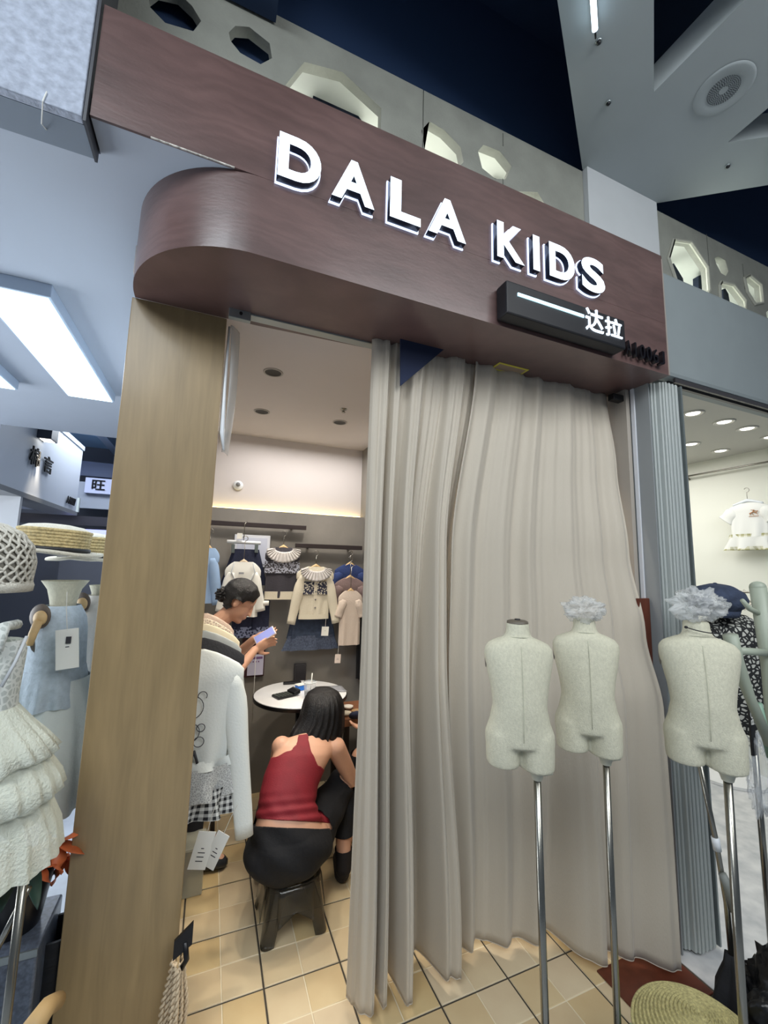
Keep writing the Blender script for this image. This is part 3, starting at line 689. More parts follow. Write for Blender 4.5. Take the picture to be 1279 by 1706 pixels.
# ================================================================== PEOPLE
def seg_d(p, a, b):
    ab = b-a; t = max(0, min(1, (p-a).dot(ab)/ab.length_squared)); return (p-(a+ab*t)).length
def pix(c):
    d = c-Vector((0, 0, CAMZ)); f = d.dot(fw); return (639.5+FPX*d.dot(rt2)/f, 853+FPX*d.dot(dn2)/f)
def hand(b, wrist, palm_dir, side_dir, curl=.5, s=1.0, thumb=1):
    """palm + five separate bent fingers"""
    w = Vector(wrist); d = Vector(palm_dir).normalized(); sd = Vector(side_dir); sd = (sd-d*sd.dot(d)).normalized(); n_ = d.cross(sd)
    R = Matrix((d, sd, n_)).transposed()
    b.ell(w+d*.045*s, (.048*s, .037*s, .014*s), 14, 8, R)
    for k, (o, L) in enumerate(((-.029, .062), (-.010, .074), (.010, .070), (.028, .055))):
        p = w+d*.078*s+sd*o*s; pts = [p-d*.02*s, p]; q = p; ang = 0
        for j in range(3):
            ang += curl*(.45+.25*j); dr = d*cos(ang)-n_*sin(ang)+sd*o*1.5; q = q+dr.normalized()*L*s*(.42, .33, .25)[j]; pts.append(q.copy())
        b.tube(pts, [.0085*s, .0085*s, .008*s, .0075*s, .0055*s], 8)
    p = w+d*.02*s-sd*.032*s*thumb; b.tube([p, p+d*.028*s-sd*.024*s*thumb-n_*.008, p+d*.055*s-sd*.028*s*thumb-n_*.022], [.012*s, .010*s, .007*s], 8)
def head(b, c, F, Up, s=1.0):
    F = Vector(F).normalized(); Up = Vector(Up); Up = (Up-F*Up.dot(F)).normalized(); S = F.cross(Up); R = Matrix((F, S, Up)).transposed(); c = Vector(c)
    P = lambda f, l, u: c+(F*f+S*l+Up*u)*s
    b.ell(P(-.012, 0, .028), (.096*s, .076*s, .088*s), 24, 16, R)
    b.ell(P(.022, 0, -.03), (.066*s, .058*s, .082*s), 20, 14, R)
    b.ell(P(.045, 0, -.085), (.034*s, .036*s, .026*s), 14, 10, R)
    b.tube([P(.080, 0, .015), P(.090, 0, -.01), P(.097, 0, -.027), P(.084, 0, -.036)], [.008*s, .009*s, .011*s, .008*s], 10)
    for l in (-1, 1):
        b.ell(P(.072, l*.028, .028), (.014*s, .022*s, .007*s), 10, 6, R)
        b.ell(P(.0, l*.076, -.012), (.018*s, .008*s, .030*s), 12, 8, R)
        b.ell(P(.070, l*.028, .008), (.012*s, .013*s, .008*s), 10, 6, R)
        b.ell(P(.100, l*.010, -.033), (.010*s, .008*s, .007*s), 8, 6, R)
    b.ell(P(.081, 0, -.056), (.014*s, .024*s, .006*s), 12, 6, R); b.ell(P(.079, 0, -.067), (.013*s, .020*s, .007*s), 12, 6, R); b.ell(P(.066, 0, -.092), (.020*s, .024*s, .018*s), 12, 8, R)
    return P, R
V_ = Vector
# ---- the seated woman in the dark red halter top
w1 = thing('person', 'black haired woman in a dark red halter top on a low stool, seen from behind', 'person', (.42, 2.0, 0))
b = MB()
def sp(c, ux, uz, d): return ring(c, (ux, .0, uz), (0, .86*d, -.5*d), 32)
b.ell((.405, 1.985, .325), (.178, .14, .115), 28, 18)
b.loft([sp((.402, 1.985, .34), .165, 0, .125), sp((.394, 1.995, .41), .142, 0, .10), sp((.392, 2.015, .465), .124, -.002, .086), sp((.405, 2.05, .52), .128, -.005, .088),
        sp((.435, 2.09, .57), .138, -.01, .09), sp((.472, 2.125, .615), .146, -.014, .088), sp((.50, 2.155, .65), .150, -.018, .074), sp((.52, 2.18, .68), .115, -.014, .055), sp((.532, 2.195, .70), .05, 0, .04)])
b.capsule((.535, 2.185, .675), (.585, 2.25, .73), .043, .042)
LS, RS = V_((.378, 2.16, .668)), V_((.648, 2.15, .632)); LE, RE = V_((.40, 2.40, .50)), V_((.765, 2.22, .43)); LH, RH = V_((.52, 2.50, .52)), V_((.70, 2.42, .52))
b.ell((.43, 2.165, .655), (.075, .05, .045), 16, 10); b.ell((.60, 2.16, .635), (.075, .05, .045), 16, 10)
b.capsule(LS, LE, .047, .036); b.capsule(RS, RE, .050, .037); b.capsule(LE, LH, .036, .026); b.capsule(RE, RH, .036, .026)
hand(b, LH, (.6, .7, .0), (.7, -.6, .2), .5); hand(b, RH, (-.1, .9, .2), (.9, .1, 0), .5)
LHip, RHip = V_((.33, 2.03, .31)), V_((.49, 2.03, .30)); LK, RK = V_((.41, 2.38, .36)), V_((.735, 2.27, .40)); LA, RA = V_((.34, 2.30, .07)), V_((.705, 2.13, .075))
b.capsule(LHip, LK, .095, .058); b.capsule(RHip, RK, .100, .058); b.capsule(LK, LA, .055, .033); b.capsule(RK, RA, .055, .033)
for A in (LA, RA): b.capsule(A+V_((0, .02, -.035)), A+V_((.02, .15, -.045)), .032, .024)
P1, R1 = head(b, (.605, 2.29, .762), (.2, .85, -.45), (.05, .45, .85))
bodym = remesh(b, .0062, 3)
arms = ((LS, LE), (RS, RE), (LE, LH), (RE, RH))
def notarm(c, k=.058): return min(min(seg_d(c, a, bb) for a, bb in arms[:2])-.052, min(seg_d(c, a, bb) for a, bb in arms[2:])-.045)
def f_top(c):
    x, y = pix(c)
    if c.y > 2.45 or c.z > .74: return -1
    lo = interp([(420, 1272), (458, 1262), (482, 1252), (494, 1242), (497, 1226), (513, 1224), (514, 1240), (519, 1256), (530, 1276), (556, 1299), (620, 1315)], x)
    leg = min(seg_d(c, RHip+(RK-RHip)*.25, RK)-.085, seg_d(c, LHip+(LK-LHip)*.35, LK)-.08, seg_d(c, RK, RA)-.09, seg_d(c, LK, LA)-.09)
    hem = 1367+.06*(x-480); f = min((y-lo)/300, (hem-y)/300, notarm(c)+.004, leg)
    return f if f != 0 else 1e-6
def wr_top(c):
    x, y = pix(c); k = smoothstep(1310, 1355, y); return .001*k+.003*k*sin(y*.35+x*.04)+.0015*sin(y*.12-x*.2)*k
def f_pants(c):
    x, y = pix(c); w = (y-(1379+.05*(x-480)))/300
    legs = min(seg_d(c, RHip, RK)-.12, seg_d(c, LHip, LK)-.12, (c-V_((.405, 1.99, .32))).length-.21, seg_d(c, RK, RA)-.075, seg_d(c, LK, LA)-.075)
    w = max(w, .09-seg_d(c, RK, RA), .09-seg_d(c, LK, LA), .095-seg_d(c, RHip+(RK-RHip)*.3, RK), .09-seg_d(c, LHip+(LK-LHip)*.4, LK))
    f = min(w if c.y < 2.25 else 1, max(notarm(c), min(.062-seg_d(c, RHip, RK), 1), .07-seg_d(c, RK, RA)), -legs, (c.z-.20) if c.y > 2.08 else 1); return f if f != 0 else 1e-6
def wr_p(c): return .006*noise.noise(c*9)+.004*sin(c.x*40+c.z*55)
skino = link('body', bodym, skin, w1, True)
red = M('dark_red_jersey', (128, 22, 36), .7, var=.1, vs=20, bump=.15, bs=200)
link('halter_top', cut_shell(bodym, f_top, .0045, wr_top), red, w1, True).modifiers.new('s', 'SOLIDIFY').thickness = .0015
link('trousers', cut_shell(bodym, f_pants, .012, wr_p), M('black_trousers', (12, 13, 18), .85, bump=.2, bs=60), w1, True).modifiers.new('s', 'SOLIDIFY').thickness = .002
for kneep, ank in ((RK, RA), (LK, LA)):
    link('sock', cut_shell(bodym, lambda c: (min(.148-c.z, .075-min(seg_d(c, kneep, ank), seg_d(c, ank, ank+V_((.02, .15, -.045)))-.01)) or 1e-6), .006), M('black_sock', (20, 16, 20), .8), w1, True)
# hair
hr = MB(); rr = []
for i, (z, cx, cy, rx, ry) in enumerate(((.888, .606, 2.275, .02, .02), (.882, .606, 2.275, .055, .06), (.864, .606, 2.272, .084, .092), (.83, .605, 2.264, .104, .110), (.79, .602, 2.256, .113, .116), (.75, .595, 2.246, .119, .112),
                                         (.715, .580, 2.23, .132, .104), (.685, .566, 2.215, .140, .094), (.66, .560, 2.203, .136, .082), (.635, .562, 2.197, .124, .07))):
    k = i/9
    rr.append([V_((cx+rx*cos(a)*(1+.03*sin(a*17)*k), cy+ry*sin(a)*(1+.05*sin(a*23)*k), z-(.03*k**4)*(sin(a*7)+.7*sin(a*13+1)))) for a in [2*pi*j/120 for j in range(120)]])
hr.loft(rr).build('hair', hair, w1, True)
# ---- translucent grey plastic stool
st = thing('stool', 'smoky translucent plastic stool under the squatting woman', 'stool', (.43, 2.03, 0))
smoke = M('smoky_plastic', (50, 48, 42), .12, alpha=.62, coat=.5)
sx, sy = .43, 2.035
MB().loft([ring((sx, sy, z), (r, 0, 0), (0, r, 0), 32, sq=.6) for z, r in ((.195, .118), (.203, .122), (.205, .11), (.205, .02))]).build('seat', smoke, st, True)
for a in (45, 135, 225, 315):
    ca, sa = cos(radians(a)), sin(radians(a)); rings = []
    for k in range(9):
        t = k/8; z = .2*(1-t)+.003; rad = .128+.055*t; w = .05-.018*t
        c = V_((sx+ca*rad, sy+sa*rad, z)); tx = V_((-sa, ca, 0)); o_ = V_((ca, sa, 0))
        rings.append([c+tx*w*u+o_*(-.03*u*u) for u in [-1+j/4 for j in range(9)]])
    MB().loft(rings, False, False).build('leg', smoke, st, True, solid=.004)
    rings = []
for a in (0, 90, 180, 270):
    ca, sa = cos(radians(a)), sin(radians(a)); tx = V_((-sa, ca, 0)); o_ = V_((ca, sa, 0)); rings = []
    for k in range(5):
        t = k/4; z = .2-.10*t; c = V_((sx, sy, z))+o_*(.118+.02*t)
        rings.append([c+tx*(.075*u)+V_((0, 0, .05*t*(abs(u)*-1+.3))) for u in [-1+j/5 for j in range(11)]])
    MB().loft(rings, False, False).build('apron', smoke, st, True, solid=.003)
# ---- the woman looking at a phone
w2 = thing('person', 'standing dark haired woman in a striped top bending over her phone', 'person', (.05, 2.6, 0))
b = MB(); HC_ = at(399, 1001, Y=2.56)
F2, U2 = V_((.80, -.16, -.58)), V_((.58, -.05, .80))
P2, R2 = head(b, HC_, F2, U2, .98)
nb0 = V_((.035, 2.575, 1.185))
b.capsule(nb0, HC_+V_((-.035, .01, -.05)), .052, .045)
def tor(c, rx, ry): return ring(c, (rx, 0, 0), (0, ry, 0), 28)
b.loft([tor((-.01, 2.57, .72), .10, .165), tor((-.012, 2.57, .80), .105, .165), tor((-.015, 2.57, .92), .085, .13), tor((.0, 2.57, 1.02), .095, .145), tor((.015, 2.57, 1.10), .095, .16), tor((.028, 2.575, 1.165), .075, .15), tor((.035, 2.578, 1.20), .05, .07)])
NS, FS = V_((.03, 2.425, 1.135)), V_((.03, 2.73, 1.135)); NE, FE = V_((.10, 2.40, .89)), V_((.12, 2.74, .93))
NH, FH = at(424, 1083, Y=2.52), at(424, 1064, Y=2.62)
b.capsule(NS, NE, .047, .036); b.capsule(FS, FE, .047, .036); b.capsule(NE, NH, .036, .023); b.capsule(FE, FH, .036, .023)
hand(b, NH, (.85, .25, .42), (0, .3, -1), .55, .95, -1); hand(b, FH, (.9, -.2, .3), (0, -.5, .8), .45, .95, 1)
for s in (-1, 1):
    y = 2.57+s*.085; b.capsule((-.01, y, .74), (.0, y, .42), .085, .055); b.capsule((.0, y, .42), (.01, y, .09), .055, .034); b.capsule((.0, y, .04), (.15, y-.02, .032), .034, .028)
b2m = remesh(b, .0056, 2); link('body', b2m, skin, w2, True)
def f_t2(c):
    f = min(1.185+.3*(2.575-c.y)*0-c.z+.35*(c.x-.035)*-1*0, c.z-.74, .06+ (-(min(seg_d(c, NE, NH), seg_d(c, FE, FH))-.05) if False else 1))
    f = min(f, .135-c.x)
    dn_ = seg_d(c, NE, NH)-.045; df = seg_d(c, FE, FH)-.045; f = min(f, max(dn_, .03-(c-NE).dot((NH-NE).normalized())), max(df, .03-(c-FE).dot((FH-FE).normalized())))
    return f if f != 0 else 1e-6
link('striped_top', cut_shell(b2m, f_t2, .008, lambda c: .003*noise.noise(c*14)), M('striped_charcoal', (62, 62, 66), .8, wave=(14, 1, 'Z', .6)), w2, True).modifiers.new('s', 'SOLIDIFY').thickness = .002
def f_p2(c):
    f = min(.75-c.z, c.z-.10, .2-min(abs(c.x), 9)); dn_ = min(seg_d(c, NE, NH), seg_d(c, FE, FH))-.05; f = min(f, dn_); return f if f != 0 else 1e-6
link('trousers', cut_shell(b2m, f_p2, .012), M('dark_trousers', (28, 28, 36), .85, bump=.2, bs=60), w2, True)
for s in (-1, 1):
    y = 2.57+s*.085; sh = MB(); sh.loft([ring((x, y-.02*(x+.04)/.2, z+.002), (0, ry, 0), (0, 0, rz), 20) for x, ry, z, rz in ((-.045, .012, .035, .025), (-.035, .036, .04, .04), (.03, .042, .042, .042), (.08, .046, .034, .034), (.13, .045, .028, .028), (.17, .036, .024, .024), (.188, .012, .020, .012))])
    sh.build('shoe', M('silver_black_shoe', (60, 62, 66), .25, .4), w2, True)
def f_h2(c):
    d = c-HC_; f_, l_, u_ = d.dot(F2), abs(d.dot(F2.cross(U2))), d.dot(U2)
    if (c-HC_).length > .16: return -1
    ear = .028
    v = min(u_-(-.075), .062-f_-.35*max(0, .03-u_)-.0*l_ + .25*(u_-.03)*0) if u_ > .035 else min(u_+.075, .018-f_+.5*u_)
    v = min(v, V_((f_-.002, u_+.016, 0)).length-.021 if l_ > .05 else 1)
    return v if v != 0 else 1e-6
link('hair', cut_shell(b2m, f_h2, .014, lambda c: .004*noise.noise(c*40)), hair, w2, True)
bn = bmesh.new(); bmesh.ops.create_icosphere(bn, subdivisions=5, radius=1)
BC = at(373, 990, Y=2.57)
for v in bn.verts:
    d = v.co.normalized(); k = 1+.35*noise.noise(d*4)+.15*noise.noise(d*9); v.co = BC+V_((d.x*.043*k, d.y*.05*k, d.z*.04*k))
bm_ = bpy.data.meshes.new('bun'); bn.to_mesh(bm_); bn.free(); link('hair_bun', bm_, hair, w2, True)
PH = at(441, 1059, Y=2.55); ph = thing('phone', 'mobile phone with a lit screen held by the dark haired woman', 'phone', tuple(PH))
pu, pv = V_((.80, -.1, .50)).normalized(), V_((.25, -.75, -.45)); pv = (pv-pu*pv.dot(pu)).normalized(); pn = pu.cross(pv)
def slab(c, U, V, N_, a, bb, t): return [[c+U*x*a+V*y*bb+N_*z for x, y in ((-1, -1), (1, -1), (1, 1), (-1, 1))] for z in (-t, t)]
MB().loft(slab(PH, pu, pv, pn, .062, .033, .004)).build('case', M('pink_case', (206, 196, 200), .4), ph, bevel=.003)
MB().loft(slab(PH+pn*-.0045, pu, pv, pn, .056, .029, .0006)).build('screen', M('phone_screen', (128, 136, 190), .2, emit=.5), ph)
# ---- third person, mostly behind the curtain
w3 = thing('person', 'person in black sitting behind the curtain edge, one knee and hand showing', 'person', (1.05, 2.15, 0))
b = MB(); K3 = at(602, 1262, Y=2.44); H3 = at(600, 1216, Y=2.44)
b.ell((1.12, 2.12, .50), (.15, .16, .12), 20, 14); b.capsule((1.14, 2.05, .48), (K3.x+.12, 2.24, K3.z), .085, .055); b.capsule((1.1, 2.2, .48), K3, .085, .06)
b.capsule(K3, (K3.x+.04, 2.42, .08), .052, .034); b.capsule((K3.x+.12, 2.24, K3.z), (K3.x+.14, 2.24, .08), .052, .034)
b.loft([ring((x, 2.13, z), (.10, 0, 0), (0, w, 0), 24) for x, z, w in ((1.13, .5, .16), (1.14, .65, .13), (1.13, .8, .155), (1.11, .93, .17), (1.10, .98, .1), (1.1, 1.0, .05))])
b.capsule((1.1, 2.13, .98), (1.07, 2.13, 1.08), .045, .045); head(b, (1.05, 2.13, 1.17), (-.85, 0, -.45), (-.4, 0, .9))
b.capsule((1.10, 2.30, .92), (1.06, 2.36, .68), .045, .036); b.capsule((1.06, 2.36, .68), H3+V_((.06, 0, 0)), .035, .024); hand(b, H3+V_((.06, 0, 0)), (-1, 0, .25), (0, 1, 0), .4)
b.capsule((1.10, 1.97, .92), (1.05, 1.93, .68), .045, .036); b.capsule((1.05, 1.93, .68), (.95, 2.05, .62), .035, .024); hand(b, (.95, 2.05, .62), (-1, .4, 0), (.2, 1, 0), .4)
for x, y in ((K3.x+.04, 2.42), (K3.x+.14, 2.24)): b.capsule((x+.02, y, .035), (x-.12, y, .03), .034, .027)
b3m = remesh(b, .008, 2); link('body', b3m, skin, w3, True)
def f3(c):
    f = min(1.0-c.z, c.z-.1, min(seg_d(c, V_((1.06, 2.36, .68)), H3+V_((.06, 0, 0)))-.05, (c-H3).length-.14)); return f if f != 0 else 1e-6
link('clothes', cut_shell(b3m, f3, .01), M('black_trousers', 0), w3, True)
def f3h(c):
    d = c-V_((1.05, 2.13, 1.17)); v = min(d.z+.05, d.x+.04+.3*d.z) if d.length < .17 else -1; return v if v else 1e-6
link('hair', cut_shell(b3m, f3h, .014), hair, w3, True)
s3 = thing('stool', 'dark stool under the person behind the curtain', 'stool', (1.13, 2.12, 0))
MB().box(1.0, 1.26, 1.99, 2.25, .35, .378).build('seat', M('dark_wood', (44, 34, 30), .5), s3, bevel=.005)
for x in (1.02, 1.23):
    for y in (2.01, 2.22): MB().box(x, x+.022, y, y+.022, 0, .35).build('leg', M('dark_wood', 0), s3)
# ================================================================== TABLES
tb_ = thing('round_table', 'small round white topped table with black rim by the back wall', 'table', (.57, 2.70, 0))
TX, TY = .575, 2.695
MB().lathe([(0, .735), (.283, .735), (.283, .7485), (.281, .75), (0, .75)], (TX, TY, 0), 48).build('tabletop', M('white_laminate', (226, 226, 226), .3), tb_, auto=True)
MB().lathe([(.283, .7355), (.286, .737), (.286, .7485), (.283, .7495)], (TX, TY, -.004), 48).build('rim', black, tb_, True)
MB().lathe([(.0, .726), (.284, .726), (.287, .728), (.287, .747)], (TX, TY, -.001), 48).build('edge_band', black, tb_, True)
MB().tube([(TX, TY, .015), (TX, TY, .73)], .028, 16).build('column', black, tb_, True)
MB().lathe([(0, .022), (.17, .018), (.19, .004), (.19, 0)], (TX, TY, 0), 32).build('foot', black, tb_, True)
def tabpt(x, y, z=.751): p = at(x, y, Z=z); return p
c0 = tabpt(474, 1160); ca = thing('calculator', 'black desk calculator with raised display on the round table', 'calculator', tuple(c0))
ux = V_((.93, .36, 0)); uy = V_((-.36, .93, 0))
def rb(name, c, a, bb, h, m, par, bevel=0, tilt=0):
    mb = MB(); c = V_(c)
    mb.loft([[c+ux*x*a+uy*y*bb+V_((0, 0, z + tilt*(x+1)*.5)) for x, y in ((-1, -1), (1, -1), (1, 1), (-1, 1))] for z in (0, h)]); return mb.build(name, m, par, bevel=bevel)
rb('body', c0-ux*.01, .055, .042, .012, black, ca, .002)
rb('display', c0+ux*.062, .022, .042, .022, black, ca, .002, .012)
rb('screen', c0+ux*.064+V_((0, 0, .0225)), .014, .034, .001, M('lcd', (92, 100, 92), .3), ca, 0, .009)
for i in range(5):
    for j in range(4): rb('key', c0-ux*.01+ux*(-.044+.02*i)+uy*(-.03+.02*j)+V_((0, 0, .012)), .0075, .0072, .003, M('grey_key', (66, 70, 66), .5), ca)
c1 = tabpt(486, 1139); cs = tag(MB().loft([[c1+V_((x*.06, y*.022, z)) for x, y in ((-1, -.6), (1, -1), (1, 1), (-.9, .8))] for z in (0, .014)]).build('case', black, bevel=.003), 'flat black case lying at the back edge of the round table', 'case')
c2 = tabpt(501, 1149); bx2 = thing('package', 'small bright blue and white packet on the round table', 'packet', tuple(c2))
MB().loft([[c2+ux*x*.032+uy*y*.022+V_((0, 0, z)) for x, y in ((-1, -1), (1, -1), (1, 1), (-1, 1))] for z in (0, .03)]).build('pack', M('bright_blue', (40, 120, 220), .4), bx2, bevel=.003)
MB().loft([[c2+ux*x*.034+uy*y*.024+V_((0, 0, z)) for x, y in ((-1, -1), (1, -1), (1, 1), (-1, 1))] for z in (.03, .036)]).build('lid', paper, bx2, bevel=.002)
c3 = tabpt(515, 1162); cp = thing('drink_cup', 'clear takeaway cup with straw and dark drink on the round table', 'cup', tuple(c3))
MB().lathe([(.028, 0), (.031, .03), (.036, .085), (.038, .087)], c3, 24).build('cup', glass, cp, True, solid=.001)
MB().lathe([(0, .003), (.027, .003), (.031, .035), (0, .035)], c3, 20).build('drink', M('cola', (52, 32, 34), .3), cp, True)
MB().lathe([(.038, .086), (.041, .088), (.041, .092), (.037, .094)], c3, 24).build('rim', M('clear_rim', (214, 220, 222), .2), cp, True)
MB().tube([c3+V_((.005, 0, .01)), c3+V_((.012, 0, .14))], .0035, 8).build('straw', paper, cp, True)
c4 = tabpt(517, 1170); bw = tag(MB().lathe([(.02, 0), (.04, .004), (.044, .014), (.043, .016), (.037, .006), (0, .005)], c4, 24).build('saucer', M('brown_dish', (150, 112, 84), .4), None, True), 'small brown dish in front of the drink cup', 'dish')
bw.location = (.012, -.065, 0)
c5 = tabpt(545, 1148); pg_ = MB(); rows = []
for i in range(9): rows.append([c5+V_((-.07+.175*i/8, -.06+.13*j/6-.03*i/8, .002+.004*abs(noise.noise(V_((i*.9, j*.9, 0)))))) for j in range(7)])
tag(pg_.loft(rows, False, False).build('plastic_sheet', M('grey_film', (150, 152, 158), .2, bump=.4, bs=60), None, True, solid=.001), 'crinkled grey plastic sheet on the right of the round table', 'sheet')
# low brown table with dishes at the curtain edge
lt = thing('side_table', 'low brown wooden table half hidden by the curtain edge', 'table', (.98, 2.78, 0))
q = at(574, 1199, Y=2.62)
MB().box(q.x-.01, 1.09, 2.62, 2.95, q.z-.045, q.z).build('tabletop', M('brown_wood', (128, 84, 58), .45, var=.2, vs=6, stretch=(1, 6, 6)), lt, bevel=.003)
for x in (q.x+.01, 1.05):
    for y in (2.64, 2.90): MB().box(x, x+.03, y, y+.03, 0, q.z-.045).build('leg', M('dark_wood', 0), lt)
MB_ = MB().loft([ring((q.x+.05+.0*x, 2.50+x, q.z+.03+zz), (w, 0, 0), (0, 0, w*.7), 16) for x, w, zz in ((-.08, .012, .06), (-.06, .028, .055), (-.01, .033, .035), (.05, .036, .015), (.09, .034, .0), (.11, .015, -.005))])
o = tag(MB_.build('shoe', M('navy_shoe', (30, 36, 58), .6), None, True), 'dark navy shoe held over the low brown table', 'shoe')
for k, (dx_, dy_, c_) in enumerate(((.0, .05, (200, 190, 170)), (.075, .06, (150, 120, 84)), (.05, .16, (206, 200, 190)))):
    tag(MB().lathe([(.016, 0), (.03, .008), (.034, .02), (.032, .02), (.02, .006), (0, .006)], (q.x+.03+dx_, 2.64+dy_, q.z), 20).build('bowl', M('bowl_%d' % k, c_, .4), None, True),
        ('small off white bowl at the left end of the low brown table', 'small tan bowl beside the navy shoe on the low brown table', 'small white bowl at the back of the low brown table')[k], 'bowl')
# ================================================================== GARMENT RACK (left, behind the pillar)
rk = thing('garment_rail', 'dark garment rail behind the plywood pillar carrying the row of tops', 'rail', (-.1, 2.1, 1.4))
MB().tube([(-.10, 1.78, 1.40), (-.10, 2.46, 1.40)], .010, 10).build('rod', black, rk, True)
for y in (1.80, 2.44): MB().tube([(-.279, y, 1.40), (-.10, y, 1.40)], .008, 8).build('bracket', black, rk, True)
X_, NV = (1, 0, 0), (0, -1, 0)
def hung(name, label, cat, x, y, z, m, W, L, sleeve=None, group=None, rot=0, hm=woodl, hw=.36, **k):
    t = thing(name, label, cat, (x, y, z)); U = V_((cos(rot), sin(rot), 0)); N_ = V_((sin(rot), -cos(rot), 0))
    shirt(t, m, (x, y, z), U, N_, W, L, sleeve=sleeve, **k)
    hanger(t, (x, y, z-.004), U, N_, hw, max(.05, 1.40-z) if abs(y-2.1) < .45 and x < .1 else .11, hm, .095)
    return t
whitek = M('white_sweater', (222, 226, 222), .9, bump=.15, bs=120)
g1 = hung('sweater', 'long white sweater with bear outline and gingham hem, front of the rail', 'sweater', -.07, 1.84, 1.205, whitek, .45, .45, (.62, .050, .032, .085), None, seed=1, depth=.07, neck=.14, slope=.075, hemw=.38, wr=.9)
lacem = blotch_mat('lace', (206, 208, 206), (166, 168, 168), 130, .10, .9, 'edge'); lacem2 = lacem
ging = check_mat('gingham', (30, 31, 36), (214, 216, 214), 44)
ruffle(g1, lacem, (-.07, 1.84, 0), X_, NV, .39, .40, .775, .665, .085, 7, .009, 'lace_band', .008)
ruffle(g1, ging, (-.07, 1.84, 0), X_, NV, .385, .41, .69, .588, .08, 9, .010, 'gingham_ruffle')
ruffle(g1, whitek, (-.07, 1.84, 0), X_, NV, .38, .395, .80, .765, .075, 7, .008, 'lower_body')
bp = MB(); bc = V_((.0, 1.792, 1.0))
def ringpts(cx, cz, r, a0=0, a1=2*pi, n=20): return [(bc.x+cx+r*cos(a0+(a1-a0)*k/n), bc.y, bc.z+cz+r*sin(a0+(a1-a0)*k/n)) for k in range(n+1)]
for arg in ((-.03, 0, .042, 0, 2*pi), (.006, .04, .016, -.6, 3.6), (-.07, .04, .016, 0, 4), (-.03, -.09, .034, 0, 2*pi), (.008, -.075, .014, 0, 2*pi), (.004, -.125, .018, 0, 2*pi), (-.06, -.125, .018, 0, 2*pi)):
    bp.tube(ringpts(*arg), .0016, 5)
bp.tube([(bc.x-.01, bc.y, bc.z-.155), (bc.x+.005, bc.y, bc.z-.20)], .005, 6); bp.tube([(bc.x-.01, bc.y, bc.z-.16), (bc.x-.02, bc.y, bc.z-.195)], .004, 6)
bp.build('bear_outline', ink, g1, True)
gm_ = [(1.92, M('charcoal_knit', (48, 48, 52), .9, bump=.2, bs=100), 'charcoal knitted top directly behind the long white sweater', 'top', 1.235, .46, .34, None),
       (1.985, M('grey_white_jersey', (176, 180, 178), .9, var=.15, vs=12), 'grey and white long top, third on the rail behind the pillar', 'top', 1.255, .44, .50, (.52, .05, .04, .07)),
       (2.05, M('cream_cotton', (226, 214, 186), .9, var=.08, vs=10), 'cream cotton top in the middle of the rail behind the pillar', 'top', 1.275, .43, .50, (.40, .05, .04, .06)),
       (2.12, blotch_mat('cream_lace', (222, 210, 190), (176, 160, 146), 90, .12, .9, 'edge'), 'cream lace top near the far end of the rail', 'top', 1.29, .39, .42, (.2, .045, .04, .04)),
       (2.19, M('pink_beige_knit', (204, 182, 166), .9, bump=.2, bs=90), 'pinkish beige top, last on the rail beside the standing woman', 'top', 1.305, .39, .55, (.42, .045, .035, .05))]
for i, (y, m, lab, cat, z, w_, L_, slv) in enumerate(gm_):
    hung('knitted_top' if i == 0 else 'top', lab, cat, -.07, y, z, m, w_, L_, slv, None, seed=i*2.1, depth=.045, neck=.14, slope=.075, wr=.7, hemw=w_*.97)
swing_tag('large white card tag with printed lines, left of two under the gingham hem', at(346, 1385, Y=1.78), .062, .125, .10, radians(-14), ink_lines=4)
swing_tag('large white card tag turned edgewise, right of two under the gingham hem', at(373, 1388, Y=1.76), .048, .13, .11, radians(-24), N=(-.5, -1, 0), ink_lines=3)
# boots, bag and plastic box under the rack
bag = crumple('bag', 'crumpled mauve plastic bag on the tiles under the hanging tops', tuple(at(300, 1440, Z=.10)), (.05, .07, .09), 21, M('mauve_film', (110, 88, 92), .3, var=.4, vs=20), 'bag')
hb = thing('box', 'pale clear plastic box on the floor under the hanging tops', 'box', (.0, 2.37, 0))
MB().box(-.10, .07, 2.30, 2.44, .002, .20).build('body', M('clear_box', (196, 196, 180), .2, alpha=.45), hb, bevel=.005)
MB().box(-.105, .075, 2.295, 2.445, .20, .212).build('lid', M('clear_box', 0), hb, bevel=.003)
hs = thing('stool', 'dark wooden legged stool behind the hanging tops', 'stool', (.10, 2.80, 0))
MB().lathe([(0, .40), (.15, .40), (.16, .41), (.16, .43), (.15, .44), (0, .44)], (.02, 2.88, 0), 24).build('seat', M('dark_wood', 0), hs, True)
for a in (40, 130, 220, 310):
    ca, sa = cos(radians(a)), sin(radians(a)); MB().tube([(.02+.10*ca, 2.88+.10*sa, .40), (.02+.15*ca, 2.88+.15*sa, 0)], [.018, .013], 8).build('leg', M('dark_wood', 0), hs, True)
hb2 = thing('bag', 'woven beige bead handle bag hanging on the lower right side of the pillar', 'bag', (.03, 1.56, .3))
p0 = at(322, 1545, Y=1.50)
MB().loft([[(p0.x-.05, 1.505, p0.z-.03), (p0.x, 1.505, p0.z+.01), (p0.x, 1.505, p0.z-.05), (p0.x-.05, 1.505, p0.z-.08)], [(p0.x-.05, 1.515, p0.z-.03), (p0.x, 1.515, p0.z+.01), (p0.x, 1.515, p0.z-.05), (p0.x-.05, 1.515, p0.z-.08)]]).build('black_tab', black, hb2)
MB().tube([(p0.x-.02, 1.51, p0.z-.04), (p0.x-.012, 1.51, p0.z-.09), (p0.x-.025, 1.51, p0.z-.11)], .008, 8).build('clasp', black, hb2, True)
wv = MB()
